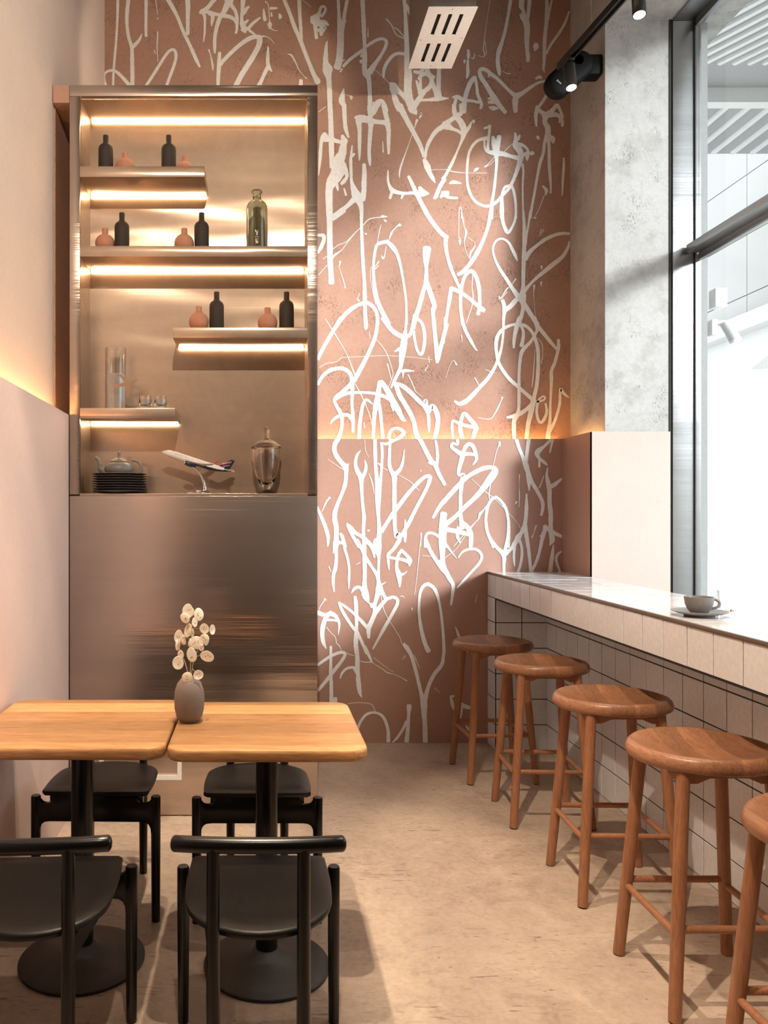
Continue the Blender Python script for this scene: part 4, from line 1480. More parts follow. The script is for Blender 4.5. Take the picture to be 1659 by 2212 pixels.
# ------------------------------------------------------------------ vase with dried honesty
VD = 2.476
vx, vy = W(409, 0, VD).x, VD
vase = lathe('vase', [(0.024, 0.0), (0.030, 0.002), (0.040, 0.016), (0.0455, 0.040), (0.0470, 0.068), (0.0450, 0.095), (0.0375, 0.119), (0.026, 0.133), (0.0185, 0.1385),
                      (0.0165, 0.1375), (0.0155, 0.13), (0.015, 0.06), (0.004, 0.055)], 'vase_grey', seg=48)
vase.location = (vx, vy, ZT)
tag(vase, 'small taupe ovoid ceramic vase on the oak table', 'vase')
def Z8(x, y, dd=0.0):
    p = W(330 + x * 170 / 1297.0, 1290 + y * 170 / 1297.0, VD)
    return Vector((p.x, VD + dd, p.z))
def pod_mesh(rx, rz, seed):
    rs = random.Random(seed)
    vs, fs = [], []
    seg = 16
    cup = rs.uniform(-0.25, 0.25)
    for t_ in (0.00035, -0.00035):
        for q in (0.05, 0.4, 0.7, 0.92, 1.0):
            for k in range(seg):
                a = 2 * PI * k / seg
                pt = 1 + 0.10 * max(0, math.cos(a - PI / 2)) ** 6 + 0.05 * math.sin(2 * a + seed)
                vs.append((rx * q * math.cos(a) * pt, t_ + cup * q * q * rx * 0.7, rz * q * math.sin(a) * pt))
    for s in range(2):
        o = s * 5 * seg
        for i_ in range(4):
            for k in range(seg):
                k2 = (k + 1) % seg
                fs.append((o + i_ * seg + k, o + i_ * seg + k2, o + (i_ + 1) * seg + k2, o + (i_ + 1) * seg + k))
        fs.append(tuple(o + k for k in range(seg)))
    for k in range(seg):
        k2 = (k + 1) % seg
        fs.append((4 * seg + k, 4 * seg + k2, 9 * seg + k2, 9 * seg + k))
    return vs, fs, cup
def lunaria(label, stem_pts, twigs, pods):
    base = Vector((vx, vy, ZT + 0.06))
    e = tag(empty('dried_honesty_stem', base), label, 'dried flower', 'dried honesty stems in the vase')
    pts = [Vector((0, 0, 0))] + [Z8(*p) - base for p in stem_pts]
    geos = [tube_geo(catmull([tuple(p) for p in pts], 5), 0.0013, 6)]
    for tw in twigs:
        geos.append(tube_geo([Z8(*p) - base for p in tw], 0.0008, 5))
    multi('stem', geos, 'stem', e, True)
    for j, (cx, cy, rx, rz, ang_, turn, dd) in enumerate(pods):
        s = VD / F * 170 / 1297.0
        v, f, cup = pod_mesh(rx * s, rz * s, j + int(cx))
        o = mesh('seed_pod', v, f, 'pod', e, True)
        o.location = Z8(cx, cy, dd) - base
        o.rotation_euler = (0.1 * math.sin(cx), math.radians(ang_), math.radians(turn))
        sv, sf = [], []
        rs = random.Random(j * 7 + int(cy))
        geos2 = []
        for q in range(rs.randint(3, 5)):
            a = rs.uniform(0, 2 * PI); rr = rs.uniform(0.15, 0.55)
            px, pz = rx * s * rr * math.cos(a), rz * s * rr * math.sin(a)
            yy = cup * rr * rr * rx * s * 0.7
            g, h_ = lathe_geo([(0.0015, -0.0006), (0.0016, 0.0006)], 8)
            geos2.append(([(x + px, z + yy, y * 1.4 + pz) for x, y, z in g], h_))
        multi('seed', geos2, 'pod_seed', o)
lunaria('tallest dried honesty stem with a crown of papery white pods', [(612, 1330, -0.004), (625, 1100, -0.004), (635, 700, 0), (648, 400, 0.0)],
        [[(635, 700, 0), (585, 690, 0.004)], [(640, 560, 0), (575, 560, 0)], [(648, 400, 0), (690, 420, -0.004)], [(625, 1080, -0.004), (650, 1040, -0.01)]],
        [(575, 235, 92, 118, 10, 8, 0.0), (530, 345, 92, 74, 40, -12, -0.008), (765, 285, 80, 106, -12, 20, -0.006), (690, 420, 80, 82, 12, 62, 0.004),
         (600, 250, 100, 90, 0, -25, 0.012), (578, 560, 66, 110, 12, 20, 0.006), (650, 600, 60, 72, 0, 65, 0.010), (650, 940, 84, 116, -6, 5, -0.016), (585, 1302, 90, 92, 20, 10, -0.030)])
lunaria('dried honesty stem leaning towards the bar with speckled pods', [(632, 1330, 0.004), (665, 1080, 0.006), (740, 870, 0.008), (870, 610, 0.008)],
        [[(740, 870, 0.008), (800, 800, 0)], [(690, 1000, 0.006), (790, 950, 0.004)], [(870, 610, 0.008), (960, 540, 0.01)], [(650, 1180, 0.004), (720, 1240, -0.01)]],
        [(845, 525, 80, 82, 0, 10, 0.008), (965, 548, 105, 78, 10, 66, 0.012), (848, 690, 80, 84, 0, -15, 0.004), (880, 730, 60, 80, 15, 50, 0.014),
         (720, 755, 122, 108, 25, 12, 0.0), (650, 780, 80, 90, 0, -20, 0.008), (895, 978, 116, 90, 10, -8, 0.0), (758, 1258, 90, 72, -10, 15, -0.022), (800, 840, 46, 50, 0, 20, 0.004)])
lunaria('short dried honesty stem leaning towards the pink wall', [(590, 1330, 0.0), (560, 1190, 0.004), (510, 1030, 0.006), (440, 900, 0.008), (450, 720, 0.01)],
        [[(510, 1030, 0.006), (460, 1040, 0)], [(450, 800, 0.008), (520, 720, 0.01)]],
        [(418, 1082, 96, 106, 10, 12, -0.004), (455, 950, 58, 66, 0, -20, 0.006), (415, 800, 70, 90, 0, 66, 0.006), (415, 660, 72, 108, 12, 20, 0.008), (490, 710, 52, 88, -14, -15, 0.014)])

# ------------------------------------------------------------------ things on the shelves
BD = 3.765
def bottle_mesh():
    p = [(0.026, 0.0), (0.032, 0.002), (0.0345, 0.008), (0.0345, 0.118), (0.0335, 0.130), (0.029, 0.140), (0.020, 0.147), (0.0150, 0.152), (0.0130, 0.158), (0.0130, 0.186), (0.0122, 0.190),
         (0.0095, 0.190), (0.009, 0.165)]
    return p
def ball_mesh():
    p = [(0.022, 0.0)]
    for k in range(1, 15):
        a = -PI / 2 + 0.45 + (PI - 0.45 - 0.33) * k / 14
        p.append((0.0465 * math.cos(a), 0.0450 + 0.0455 * math.sin(a)))
    p += [(0.0145, 0.092), (0.0142, 0.112), (0.0132, 0.116), (0.010, 0.116), (0.0095, 0.095)]
    return p
b0 = lathe('bottle_vase', bottle_mesh(), 'dark_ceramic', seg=36)
v0 = lathe('round_vase', ball_mesh(), 'pink_ceramic', seg=36)
first = {'b': True, 'v': True}
def place(kind, px, d, z, label):
    src = b0 if kind == 'b' else v0
    o = src if first[kind] else dup(src)
    first[kind] = False
    o.location = ((px - VX) * d / F, d, z)
    if kind == 'b':
        tag(o, label, 'bottle', 'matte black bottle vases on the shelves')
    else:
        tag(o, label, 'vase', 'pink round vases on the shelves')
place('b', 228.5, BD, SH['A'], 'matte black bottle vase next to cabinet side on the uppermost short shelf')
place('b', 364.5, BD, SH['A'], 'matte black bottle vase near the free end of the uppermost short shelf')
place('v', 270.5, 3.785, SH['A'], 'round pink vase between the two black bottles on the uppermost short shelf')
place('v', 399, 3.82, SH['A'], 'round pink vase at the free end of the uppermost short shelf')
place('v', 227, BD, SH['B'], 'round pink vase next to cabinet side on the full-width shelf')
place('b', 263.5, BD, SH['B'], 'matte black bottle vase next to cabinet side on the full-width shelf')
place('v', 398, BD, SH['B'], 'round pink vase in the middle of the full-width shelf')
place('b', 435.5, BD, SH['B'], 'matte black bottle vase in the middle of the full-width shelf')
place('v', 429.5, 3.745, SH['C'], 'round pink vase near the free end of the short shelf under the full-width one')
place('b', 468, BD, SH['C'], 'matte black bottle vase near the free end of the short shelf under the full-width one')
place('v', 578, BD, SH['C'], 'round pink vase near the cabinet side on the short shelf under the full-width one')
place('b', 619, BD, SH['C'], 'matte black bottle vase next to cabinet side on the short shelf under the full-width one')

# glass dispenser bottle
gb = tag(empty('glass_dispenser', ((555 - VX) * BD / F, BD, SH['B'])), 'clear glass dispenser bottle with small spigot on the full-width shelf', 'bottle')
outp = [(0.046, 0.0), (0.0495, 0.004), (0.0505, 0.012), (0.0505, 0.205), (0.048, 0.222), (0.040, 0.236), (0.027, 0.246), (0.0205, 0.252), (0.0190, 0.258), (0.0190, 0.276), (0.0245, 0.282), (0.0265, 0.289), (0.0235, 0.294)]
inp_ = [(0.0195, 0.292), (0.0155, 0.276), (0.0155, 0.256), (0.0235, 0.243), (0.038, 0.232), (0.0445, 0.219), (0.0465, 0.204), (0.0465, 0.014), (0.043, 0.008), (0.002, 0.007)]
lathe('bottle_body', outp + inp_, 'glass_green', gb, seg=40, angle=1.4)
multi('spigot', [tube_geo([(0, -0.045, 0.052), (0, -0.075, 0.052)], 0.008, 12), tube_geo([(0, -0.072, 0.05), (0, -0.074, 0.03), (0, -0.074, 0.020)], [0.007, 0.006, 0.008], 12),
                 tube_geo([(0, -0.070, 0.055), (0, -0.070, 0.072), (0, -0.070, 0.084)], [0.005, 0.004, 0.009], 12)], 'chrome', gb, True)

# glass cylinder with candle
cy_ = tag(empty('glass_cylinder', ((250 - VX) * 3.79 / F, 3.79, SH['D'])), 'tall clear glass cylinder half filled with white wax on the lowest short shelf', 'candle holder')
r = 0.0485
lathe('cylinder_wall', [(r, 0.0), (r, 0.300), (r - 0.0025, 0.300), (r - 0.0025, 0.008), (0.002, 0.008)], 'glass', cy_, seg=44)
lathe('wax_filling', [(r - 0.003, 0.0085), (r - 0.003, 0.17), (r - 0.008, 0.176), (0.003, 0.174)], 'sand', cy_, seg=36)

# flat aeroplane cut-out on a stick
pk = tag(empty('plane_pick', ((274.5 - VX) * 3.705 / F, 3.705, SH['D'])), 'brown aeroplane cut-out on a thin stick in front of the glass cylinder', 'ornament')
tube('stick', [(0, 0, 0), (0, 0, 0.075)], 0.0016, 'ply', pk, 8)
zs_ = 620 / 1659.0
poly = [(415, 557), (428, 556), (478, 592), (490, 597), (512, 588), (526, 586), (527, 594), (505, 604), (492, 612), (486, 640), (477, 688), (464, 692), (456, 625), (420, 630), (407, 641), (398, 642), (388, 618), (396, 614), (409, 622), (455, 603)]
base = Vector(pk.location)
pp = []
for x, y in poly:
    w = W(100 + x * 620 / 1659.0, 600 + y * 620 / 1659.0, 3.705) - base
    pp.append((w.x, w.z))
prism('plane_cutout', pp, -0.002, 0.002, 'ply', pk, 'Y')

# two double-walled glasses
def small_glass(px, label):
    e = tag(empty('double_wall_glass', ((px - VX) * 3.74 / F, 3.74, SH['D'])), label, 'glass', 'small double-walled glasses')
    lathe('glass_wall', [(0.016, 0.0), (0.022, 0.002), (0.028, 0.016), (0.0292, 0.032), (0.0275, 0.052), (0.0280, 0.066), (0.0268, 0.066), (0.0255, 0.052), (0.024, 0.036), (0.018, 0.022), (0.002, 0.020)], 'glass', e, seg=32, angle=1.4)
    lathe('filling', [(0.004, 0.0205), (0.0172, 0.0225), (0.0232, 0.036), (0.0246, 0.050), (0.003, 0.050)], 'milk', e, seg=28)
small_glass(314, 'small double-walled glass with white filling beside the plane cut-out')
small_glass(347, 'small double-walled glass with white filling at the free end of the lowest shelf')

# plates and teapot
px0 = (260 - VX) * 3.765 / F
pl_prof = [(0.060, 0.0), (0.082, 0.0015), (0.112, 0.0090), (0.1265, 0.0128), (0.1270, 0.0142), (0.1255, 0.0150), (0.110, 0.0125), (0.080, 0.0060), (0.002, 0.0055)]
p0 = lathe('dinner_plate', pl_prof, 'plate_grey', seg=48)
words = ['lowest', 'second from the bottom', 'third from the bottom', 'fourth from the bottom', 'fourth from the top', 'third from the top', 'second from the top', 'topmost']
for k in range(8):
    o = p0 if k == 0 else dup(p0)
    o.location = (px0 + random.uniform(-0.0015, 0.0015), 3.785 - 0.03, NZ0 + 0.0 + k * 0.0115)
    tag(o, 'dark grey stoneware plate, %s in the stack under the teapot' % words[k], 'plate', 'stacked grey plates')
tz = NZ0 + 7 * 0.0115 + 0.0056
tp = tag(empty('teapot', (px0 - 0.004, 3.755, tz)), 'dark grey glazed teapot standing on the stack of plates', 'teapot')
lathe('body', [(0.046, 0.0), (0.054, 0.004), (0.066, 0.018), (0.070, 0.032), (0.066, 0.046), (0.052, 0.058), (0.040, 0.063), (0.002, 0.064)], 'grey_ceramic', tp, seg=40)
ld = lathe('lid', [(0.043, 0.0625), (0.044, 0.066), (0.036, 0.074), (0.020, 0.082), (0.008, 0.085), (0.002, 0.086)], 'grey_ceramic', tp, seg=36)
lathe('knob', [(0.008, 0.084), (0.0055, 0.090), (0.0065, 0.096), (0.0085, 0.104), (0.0075, 0.111), (0.002, 0.114)], 'grey_ceramic', ld, seg=20)
tube('spout', catmull([(-0.058, 0, 0.014), (-0.084, 0, 0.030), (-0.090, 0, 0.055), (-0.100, 0, 0.078), (-0.112, 0, 0.086)], 5), [0.017] * 3 + [0.0155] * 4 + [0.012] * 4 + [0.009] * 4 + [0.007] * 6, 'grey_ceramic', tp, 16)
hp = [(0.058 + 0.036 * math.sin(a) + 0.010, 0, 0.038 + 0.034 * math.cos(a)) for a in [PI * k / 14 * 1.16 - 0.25 for k in range(15)]]
tube('handle', hp, 0.0065, 'grey_ceramic', tp, 12)

# model airliner on chrome stand
AD = 3.765
def A7(x, y):
    return W(330 + x * 310 / 1659.0, 930 + y * 310 / 1659.0, AD)
pl = tag(empty('model_airliner', ((432 - VX) * AD / F, AD, NZ0)), 'white and navy model airliner climbing on a curved chrome stand', 'model plane')
PB = Vector(pl.location)
nose, tail = A7(112, 236), A7(898, 494)
ax = (nose - tail)
LEN = ax.length
ax.normalize()
side = Vector((0, 1, 0))
upv = ax.cross(side)
if upv.z < 0:
    upv = -upv
O = (nose + tail) / 2
# slight turn so the near wing shows
def A(u, s, h):                      # along fuselage (0 tail .. 1 nose), sideways (towards viewer negative), up
    return tail + ax * (u * LEN) + side * s + upv * h - PB
prof = [(0.0, 0.0015, 0.010), (0.03, 0.005, 0.009), (0.10, 0.0095, 0.006), (0.20, 0.0145, 0.002), (0.32, 0.0172, 0.0), (0.55, 0.0175, 0), (0.80, 0.0175, 0), (0.90, 0.0160, -0.001), (0.955, 0.0120, -0.003), (0.985, 0.0070, -0.005), (1.0, 0.0012, -0.006)]
seg = 24
up_v, up_f, lo_v, lo_f = [], [], [], []
def half_body(name, a0, a1, mat, prf):
    vs, fs = [], []
    m = 13
    for u, r_, dz in prf:
        for k in range(m):
            a = a0 + (a1 - a0) * k / (m - 1)
            vs.append(A(u, r_ * math.cos(a), r_ * math.sin(a) + dz))
    for i_ in range(len(prf) - 1):
        for k in range(m - 1):
            fs.append((i_ * m + k, i_ * m + k + 1, (i_ + 1) * m + k + 1, (i_ + 1) * m + k))
    return mesh(name, vs, fs, mat, pl, True)
body = half_body('fuselage', -0.25, PI + 0.25, 'plane_white', prof[2:])
half_body('belly', PI + 0.25, 2 * PI - 0.25, 'plane_navy', [q for q in prof if q[0] <= 0.56])
half_body('nose_belly', PI + 0.25, 2 * PI - 0.25, 'plane_white', [(0.55, 0.0175, 0)] + [q for q in prof if q[0] > 0.56])
half_body('tail_cone', -0.25, PI + 0.25, 'plane_navy', prof[:3])
wins = []
for k in range(26):
    u = 0.30 + k * 0.0205
    for s in (-1,):
        a = math.radians(18)
        c0 = A(u, s * 0.0177 * math.cos(a), 0.0177 * math.sin(a))
        d1, d2 = ax * 0.0013, upv * 0.0016
        n_ = -side * 0.0003
        wins.append(([c0 - d1 - d2 + n_, c0 + d1 - d2 + n_, c0 + d1 + d2 + n_, c0 - d1 + d2 + n_], [(0, 1, 2, 3)]))
cw = []
for k in range(3):
    c0 = A(0.945 + 0.010 * k, -0.0085 + 0.0006 * k, 0.0085 - 0.0022 * k)
    d1, d2 = ax * 0.0012, upv * 0.0015
    cw.append(([c0 - d1 - d2, c0 + d1 - d2, c0 + d1 + d2, c0 - d1 + d2], [(0, 1, 2, 3)]))
multi('windows', wins + cw, 'slot_dark', body)
def slab(name, pts, th, mat, parent=pl, nrm=None):
    nrm = nrm or upv
    vs = [p + nrm * th for p in pts] + [p - nrm * th for p in pts]
    n = len(pts)
    fs = [tuple(range(n)), tuple(range(n, 2 * n))[::-1]] + [(i_, (i_ + 1) % n, (i_ + 1) % n + n, i_ + n) for i_ in range(n)]
    return mesh(name, vs, fs, mat, parent)
for s in (-1, 1):
    w = slab('wing', [A(0.60, s * 0.014, -0.008), A(0.40, s * 0.014, -0.007), A(0.26, s * 0.085, 0.006), A(0.225, s * 0.120, 0.013), A(0.245, s * 0.120, 0.013), A(0.40, s * 0.060, 0.000)], 0.0014, 'plane_white')
    slab('winglet', [A(0.245, s * 0.120, 0.013), A(0.225, s * 0.120, 0.013), A(0.175, s * 0.124, 0.036), A(0.185, s * 0.124, 0.036)], 0.0010, 'plane_red', w, side)
    e1 = mesh('engine', *tube_geo([A(0.64, s * 0.042, -0.020), A(0.62, s * 0.042, -0.020), A(0.56, s * 0.042, -0.019), A(0.50, s * 0.042, -0.017)], [0.0095, 0.0108, 0.0105, 0.0065], 18), 'plane_navy', pl, True, 0.8)
    mesh('engine_lip', *tube_geo([A(0.645, s * 0.042, -0.020), A(0.632, s * 0.042, -0.020)], [0.0100, 0.0106], 18), 'chrome', e1, True, 0.8)
    slab('stabilizer', [A(0.12, s * 0.006, 0.007), A(0.03, s * 0.006, 0.008), A(-0.045, s * 0.045, 0.014), A(-0.02, s * 0.045, 0.014)], 0.0010, 'plane_white')
fin = slab('tail_fin', [A(0.19, 0, 0.014), A(0.03, 0, 0.012), A(-0.005, 0, 0.062), A(0.045, 0, 0.062)], 0.0013, 'plane_navy', pl, side)
for (u0, h0, u1, h1, mt, th) in ((0.155, 0.024, 0.035, 0.046, 'plane_red', 0.0028), (0.150, 0.031, 0.030, 0.053, 'plane_white', 0.0018), (0.13, 0.020, 0.04, 0.034, 'plane_white', 0.0012)):
    p0_, p1_ = A(u0, -0.0015, h0), A(u1, -0.0015, h1)
    slab('tail_stripe', [p0_ + upv * th, p0_ - upv * th, p1_ - upv * th * 0.3, p1_ + upv * th * 0.6], 0.0002, mt, fin, side)
# small lettering marks on the rear belly
marks = []
for k in range(6):
    c0 = A(0.195 - k * 0.014, -0.0150 + 0.0010 * k, -0.0005 + 0.0012 * k)
    d1, d2 = ax * 0.0013, upv * (0.0030 if k % 2 else 0.0022)
    marks.append(([c0 - d1 - d2 - side * 0.002, c0 + d1 - d2 - side * 0.002, c0 + d1 + d2 - side * 0.002, c0 - d1 + d2 - side * 0.002], [(0, 1, 2, 3)]))
multi('lettering', marks, 'plane_white', body)
st = [A7(462, 424), A7(500, 450), A7(545, 510), A7(585, 590), A7(600, 650), A7(600, 690)]
st = [p - PB for p in st]
tube('stand_arm', catmull([tuple(p) for p in st], 5), [0.004] * 6 + [0.005] * 8 + [0.007] * 6 + [0.010] * 6, 'chrome', pl, 14)
bz0 = (A7(400, 716) - PB).x
bz1 = (A7(662, 716) - PB).x
box('stand_base', bz0, bz1, -0.03, 0.03, 0.0, 0.006, 'chrome', pl, 0.002)
box('stand_foot', (A7(505, 0) - PB).x, (A7(630, 0) - PB).x, -0.014, 0.014, 0.006, 0.018, 'chrome', pl, 0.003)

# lidded glass jar
JD = 3.775
jr = tag(empty('apothecary_jar', ((575.5 - VX) * JD / F, JD, NZ0)), 'footed clear glass jar with domed lid in the bottom of the niche', 'jar')
jo = [(0.044, 0.0), (0.045, 0.004), (0.030, 0.011), (0.016, 0.020), (0.018, 0.026), (0.034, 0.050), (0.050, 0.085), (0.062, 0.130), (0.066, 0.175), (0.064, 0.212)]
ji = [(0.061, 0.212), (0.063, 0.175), (0.059, 0.132), (0.046, 0.088), (0.028, 0.056), (0.004, 0.046)]
lathe('jar_body', jo + ji, 'glass', jr, seg=40, angle=1.4)
ld = lathe('lid', [(0.062, 0.2125), (0.071, 0.215), (0.072, 0.220), (0.064, 0.232), (0.045, 0.248), (0.022, 0.258), (0.012, 0.263), (0.0145, 0.270), (0.010, 0.277), (0.0125, 0.284), (0.0145, 0.300), (0.0125, 0.312), (0.005, 0.318), (0.002, 0.318)]
           , 'glass', jr, seg=36, angle=1.4)

# ------------------------------------------------------------------ cup, saucer and tumbler on the bar
sd = 2.724
sau = lathe('saucer', [(0.045, 0.0), (0.047, 0.0), (0.050, 0.006), (0.072, 0.011), (0.0885, 0.0175), (0.0890, 0.019), (0.087, 0.020), (0.070, 0.0145), (0.045, 0.010), (0.002, 0.009)], 'grey_ceramic', seg=44)
sau.location = ((1511 - VX) * sd / F, sd, CT)
tag(sau, 'grey stoneware saucer lying on the white tiled bar', 'saucer')
cp = tag(empty('coffee_cup', ((1510 - VX) * sd / F, sd, CT + 0.0095)), 'grey stoneware coffee cup standing on the saucer', 'cup')
lathe('cup_body', [(0.022, 0.0), (0.026, 0.001), (0.036, 0.014), (0.0435, 0.032), (0.0465, 0.052), (0.0470, 0.057), (0.0455, 0.057), (0.0420, 0.034), (0.033, 0.016), (0.002, 0.008)], 'grey_ceramic', cp, seg=40)
hp = [(0.040 + 0.026 * math.sin(a), 0, 0.034 + 0.016 * math.cos(a)) for a in [PI * k / 12 for k in range(13)]]
hp = [(0.042, 0, 0.050)] + hp[1:-1] + [(0.038, 0, 0.017)]
tube('handle', hp, 0.0048, 'grey_ceramic', cp, 12).rotation_euler = (0, 0, -0.15)
gd = 2.86
tg = tag(empty('water_glass', ((1567 - VX) * gd / F, gd, CT)), 'small clear water glass behind the coffee cup on the bar', 'glass')
lathe('glass_wall', [(0.024, 0.0), (0.0255, 0.002), (0.031, 0.075), (0.0295, 0.075), (0.0238, 0.010), (0.002, 0.009)], 'glass', tg, seg=36, angle=1.2)

# ------------------------------------------------------------------ ventilation outlet
z_v = 3.856
vn = tag(empty('ventilation_outlet', ((979 - VX) * 3.876 / F, 3.876, z_v)), 'hanging steel duct box with white slotted plate underneath', 'vent')
V0 = Vector(vn.location)
x0v, x1v = (926 - VX) * 3.876 / F - V0.x, (1032.5 - VX) * 3.876 / F - V0.x
dy = 4.41 - 3.876
# white plate with six real slots
rows = [(0.10, 0.42), (0.56, 0.88)]
cols = [0.27, 0.50, 0.73]
wx = x1v - x0v
sl = 0.019
geos = []
xs = [0.0]
for c in cols:
    xs += [c * wx - sl / 2 * 1.0, c * wx + sl / 2]
xs.append(wx)
ys = [0.0]
for a, b in rows:
    ys += [a * dy, b * dy]
ys.append(dy)
for i_ in range(len(xs) - 1):
    for j_ in range(len(ys) - 1):
        if i_ % 2 == 1 and j_ % 2 == 1:
            continue
        geos.append(box_geo(x0v + xs[i_], x0v + xs[i_ + 1], ys[j_], ys[j_ + 1], 0.0, 0.004))
multi('slotted_plate', geos, 'white_panel', vn)
box('inner_box', x0v + 0.02, x1v - 0.02, 0.02, dy - 0.02, 0.012, 0.016, 'slot_dark', vn)
multi('duct_box', [box_geo(x0v + 0.006, x0v + 0.010, 0.006, dy - 0.006, 0.004, ZC - z_v), box_geo(x1v - 0.010, x1v - 0.006, 0.006, dy - 0.006, 0.004, ZC - z_v),
                   box_geo(x0v + 0.010, x1v - 0.010, 0.006, 0.010, 0.004, ZC - z_v), box_geo(x0v + 0.010, x1v - 0.010, dy - 0.010, dy - 0.006, 0.004, ZC - z_v)], 'duct', vn)
for (u, v_) in ((0.5, 0.03), (0.06, 0.5), (0.94, 0.47), (0.5, 0.95)):
    o = lathe('screw', [(0.003, -0.0015), (0.0035, 0.0)], 'duct', vn, c=(x0v + u * wx, v_ * dy, 0.0), seg=10)

# ------------------------------------------------------------------ black wall speaker in the corner
sp = tag(empty('wall_speaker', (XR, 4.25 + 0.28, 3.86)), 'black rounded wall speaker mounted in the corner behind the track', 'speaker')
SP = Vector(sp.location)
sdp = 4.42
def S8(x, y, d=sdp):
    return W(1160 + x * 160 / 1659.0, 80 + y * 160 / 1659.0, d)
c1, c2 = S8(480, 1060), S8(960, 620)
axis = (c2 - c1)
L_ = axis.length
u_ = axis.normalized()
w_ = Vector((-u_.z, 0, u_.x))
rr = 300 * 160 / 1659.0 * sdp / F
def capsule(rad, dd, n=14, lshift=0.0):
    pts = []
    for k in range(n + 1):
        a = -PI / 2 + PI * k / n
        pts.append(c2 + u_ * (rad * 0.96 * math.cos(a)) + w_ * rad * math.sin(a))
    for k in range(n + 1):
        a = PI / 2 + PI * k / n
        pts.append(c1 + u_ * (rad * math.cos(a)) + w_ * rad * math.sin(a))
    return [p + Vector((0, dd, 0)) - SP for p in pts]
vs, fs = [], []
rings = [(rr * 0.55, -0.034), (rr * 0.80, -0.030), (rr * 0.93, -0.020), (rr, 0.0), (rr * 0.98, 0.03), (rr * 0.85, 0.045)]
for r_, d_ in rings:
    vs += capsule(r_, d_)
n = 30
for i_ in range(len(rings) - 1):
    for k in range(n):
        k2 = (k + 1) % n
        fs.append((i_ * n + k, i_ * n + k2, (i_ + 1) * n + k2, (i_ + 1) * n + k))
fs.append(tuple(range(n)))
fs.append(tuple((len(rings) - 1) * n + k for k in range(n))[::-1])
body = mesh('speaker_body', vs, fs, 'black_plastic', sp, True, 1.0)
mc = S8(1120, 560) - SP
box('wall_bracket', mc.x - 0.03, 0.0, -0.09 + 0.0, 0.0, mc.z - 0.055, mc.z + 0.06, 'black_plastic', sp, 0.012)
mesh('bass_port', *tube_geo([S8(890, 580) - SP + Vector((0, -0.034, 0)), S8(890, 580) - SP + Vector((0, -0.028, 0))], [0.026, 0.028], 24), 'black_metal', sp, True, 0.8)
lg = []
for k, hgt in enumerate((1.5, 0.8, 0.9, 0.8, 1.1)):
    c0 = S8(402 + k * 18, 1050 + k * 17) - SP + Vector((0, -0.0365, 0))
    dd1 = (S8(18, 17) - S8(0, 0)).normalized()
    dd2 = Vector((-dd1.z, 0, dd1.x))
    a_, b_ = dd1 * 0.0016, dd2 * 0.0042 * hgt
    lg.append(([c0 - a_ - b_, c0 + a_ - b_, c0 + a_ + b_, c0 - a_ + b_], [(0, 1, 2, 3)]))
multi('logo_mark', lg, 'paint', body)

# ------------------------------------------------------------------ track lights
def spot_fixture(parent_group, loc, target, label, power, angle, blend=0.35, col=(1.0, 0.80, 0.60), length=0.125, rad=0.027, soft=0.02):
    e = tag(empty('track_spotlight', loc), label, 'spotlight', parent_group)
    d = (Vector(target) - Vector(loc)).normalized()
    up_ = Vector((0, 0, -0.030))
    multi('adapter', [box_geo(-0.016, 0.016, -0.03, 0.03, -0.014, 0.0)], 'black_metal', e)
    tube('stem', [(0, 0, -0.012), (0, 0, -0.045)], 0.006, 'black_metal', e, 10)
    p0 = Vector((0, 0, -0.035)) - d * 0.010
    p1 = p0 + d * length
    hs = tube('housing', [p0, p0 + d * 0.003, p1], [rad * 0.9, rad, rad], 'black_metal', e, 28)
    tube('lens', [p1 - d * 0.004, p1 + d * 0.0008], [rad * 0.86, rad * 0.86], 'lens', hs, 24)
    ld_ = bpy.data.lights.new('spot', 'SPOT')
    ld_.energy = power
    ld_.color = col
    ld_.spot_size = math.radians(angle)
    ld_.spot_blend = blend
    ld_.shadow_soft_size = soft
    lo = bpy.data.objects.new('spot_lamp', ld_)
    COL.objects.link(lo)
    lo.parent = e
    lo.location = p1 + d * 0.012
    lo.rotation_euler = d.to_track_quat('-Z', 'Y').to_euler()
    return e
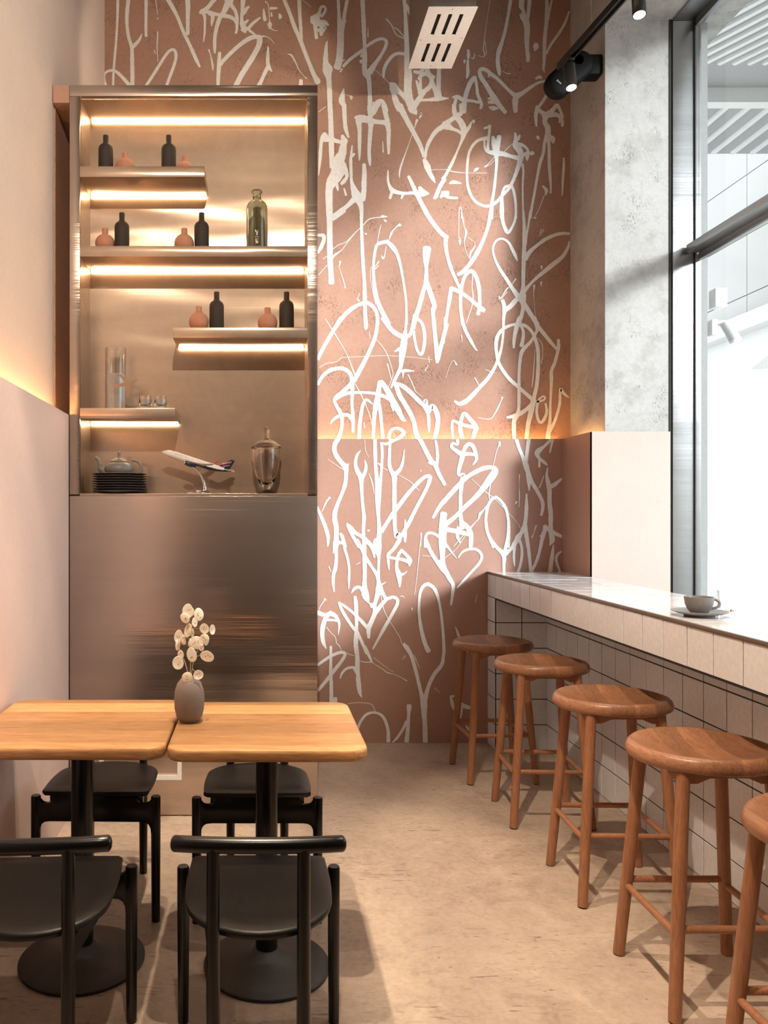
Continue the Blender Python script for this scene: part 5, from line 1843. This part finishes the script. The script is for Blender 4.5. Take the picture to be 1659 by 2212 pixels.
def track(name, a, b, label, wires):
    a, b = Vector(a), Vector(b)
    mid = (a + b) / 2
    e = tag(empty(name, mid), label, 'light track')
    dr = (b - a); L2 = dr.length; dr.normalize()
    sd_ = dr.cross(Vector((0, 0, 1))).normalized()
    def bar(s0, s1, h0, h1, mat, nm):
        vs_ = []
        for end in (a - mid, b - mid):
            for s_, h_ in ((s0, h0), (s1, h0), (s1, h1), (s0, h1)):
                vs_.append(end + sd_ * s_ + Vector((0, 0, h_)))
        return mesh(nm, vs_, [(0, 1, 2, 3), (7, 6, 5, 4), (0, 4, 5, 1), (1, 5, 6, 2), (2, 6, 7, 3), (3, 7, 4, 0)], mat, e)
    bar(-0.018, 0.018, 0.012, 0.032, 'black_metal', 'rail')
    bar(-0.018, -0.010, 0.0, 0.012, 'black_metal', 'rail_lip')
    bar(0.010, 0.018, 0.0, 0.012, 'black_metal', 'rail_lip')
    for t_ in wires:
        p = a + (b - a) * t_ - mid
        tube('suspension_wire', [p + Vector((0, 0, 0.03)), Vector((p.x, p.y, ZC - mid.z))], 0.0012, 'duct', e, 6)
    return e
ta = W(1210, 152, 4.0)
tdir = Vector((-0.119, 1, 0))
tb = ta - tdir * 3.9
track('light_track', ta, tb, 'black light track hanging above the bar stools', (0.075, 0.55, 0.97))
G1 = 'spotlights on the track above the bar'
def on(t_):
    return ta - tdir * t_
spot_fixture(G1, on(0.09), on(0.09) + Vector((0.02, -0.30, -1.5)), 'black cylinder spotlight in front of the wall speaker', 14, 70)
spot_fixture(G1, on(0.66), on(0.66) + Vector((-0.1, -0.4, -2.2)), 'black cylinder spotlight at the concrete soffit', 26, 60)
spot_fixture(G1, on(1.7), (1.3, 2.0, 0.0), 'black cylinder spotlight above the fourth bar stool', 40, 62)
# second track over the tables (above the frame)
tc0, tc1 = Vector((0.02, 3.2, 3.95)), Vector((0.02, -0.4, 3.95))
track('light_track', tc0, tc1, 'black light track hanging above the oak tables', (0.05, 0.5, 0.95))
G2 = 'spotlights on the track above the tables'
spot_fixture(G2, (0.02, 2.45, 3.95), (0.03, 2.47, 0.74), 'black cylinder spotlight straight above the vase table', 190, 46)
spot_fixture(G2, (0.02, 2.15, 3.95), (-0.55, 2.5, 0.74), 'black cylinder spotlight turned to the wall table', 150, 40)
spot_fixture(G2, (0.02, 1.2, 3.95), (1.40, 2.3, 0.9), 'black cylinder spotlight turned to the tiled bar', 290, 46)
spot_fixture(G2, (0.02, 0.6, 3.95), (0.55, 1.9, 0.0), 'black cylinder spotlight turned to the open floor', 80, 56)
spot_fixture(G2, (0.02, 2.95, 3.95), (-0.35, 4.9, 3.86), 'black cylinder spotlight washing the wall above the cabinet', 40, 62)
spot_fixture(G1, on(0.98), (0.50, 4.9, 3.25), 'black cylinder spotlight washing the graffiti wall', 44, 62)
spot_fixture(G2, (0.02, 0.1, 3.95), (-0.95, 2.9, 2.5), 'unseen spotlight added to brighten the cream wall', 260, 62)  # extra lamp out of view, added to lift the left wall
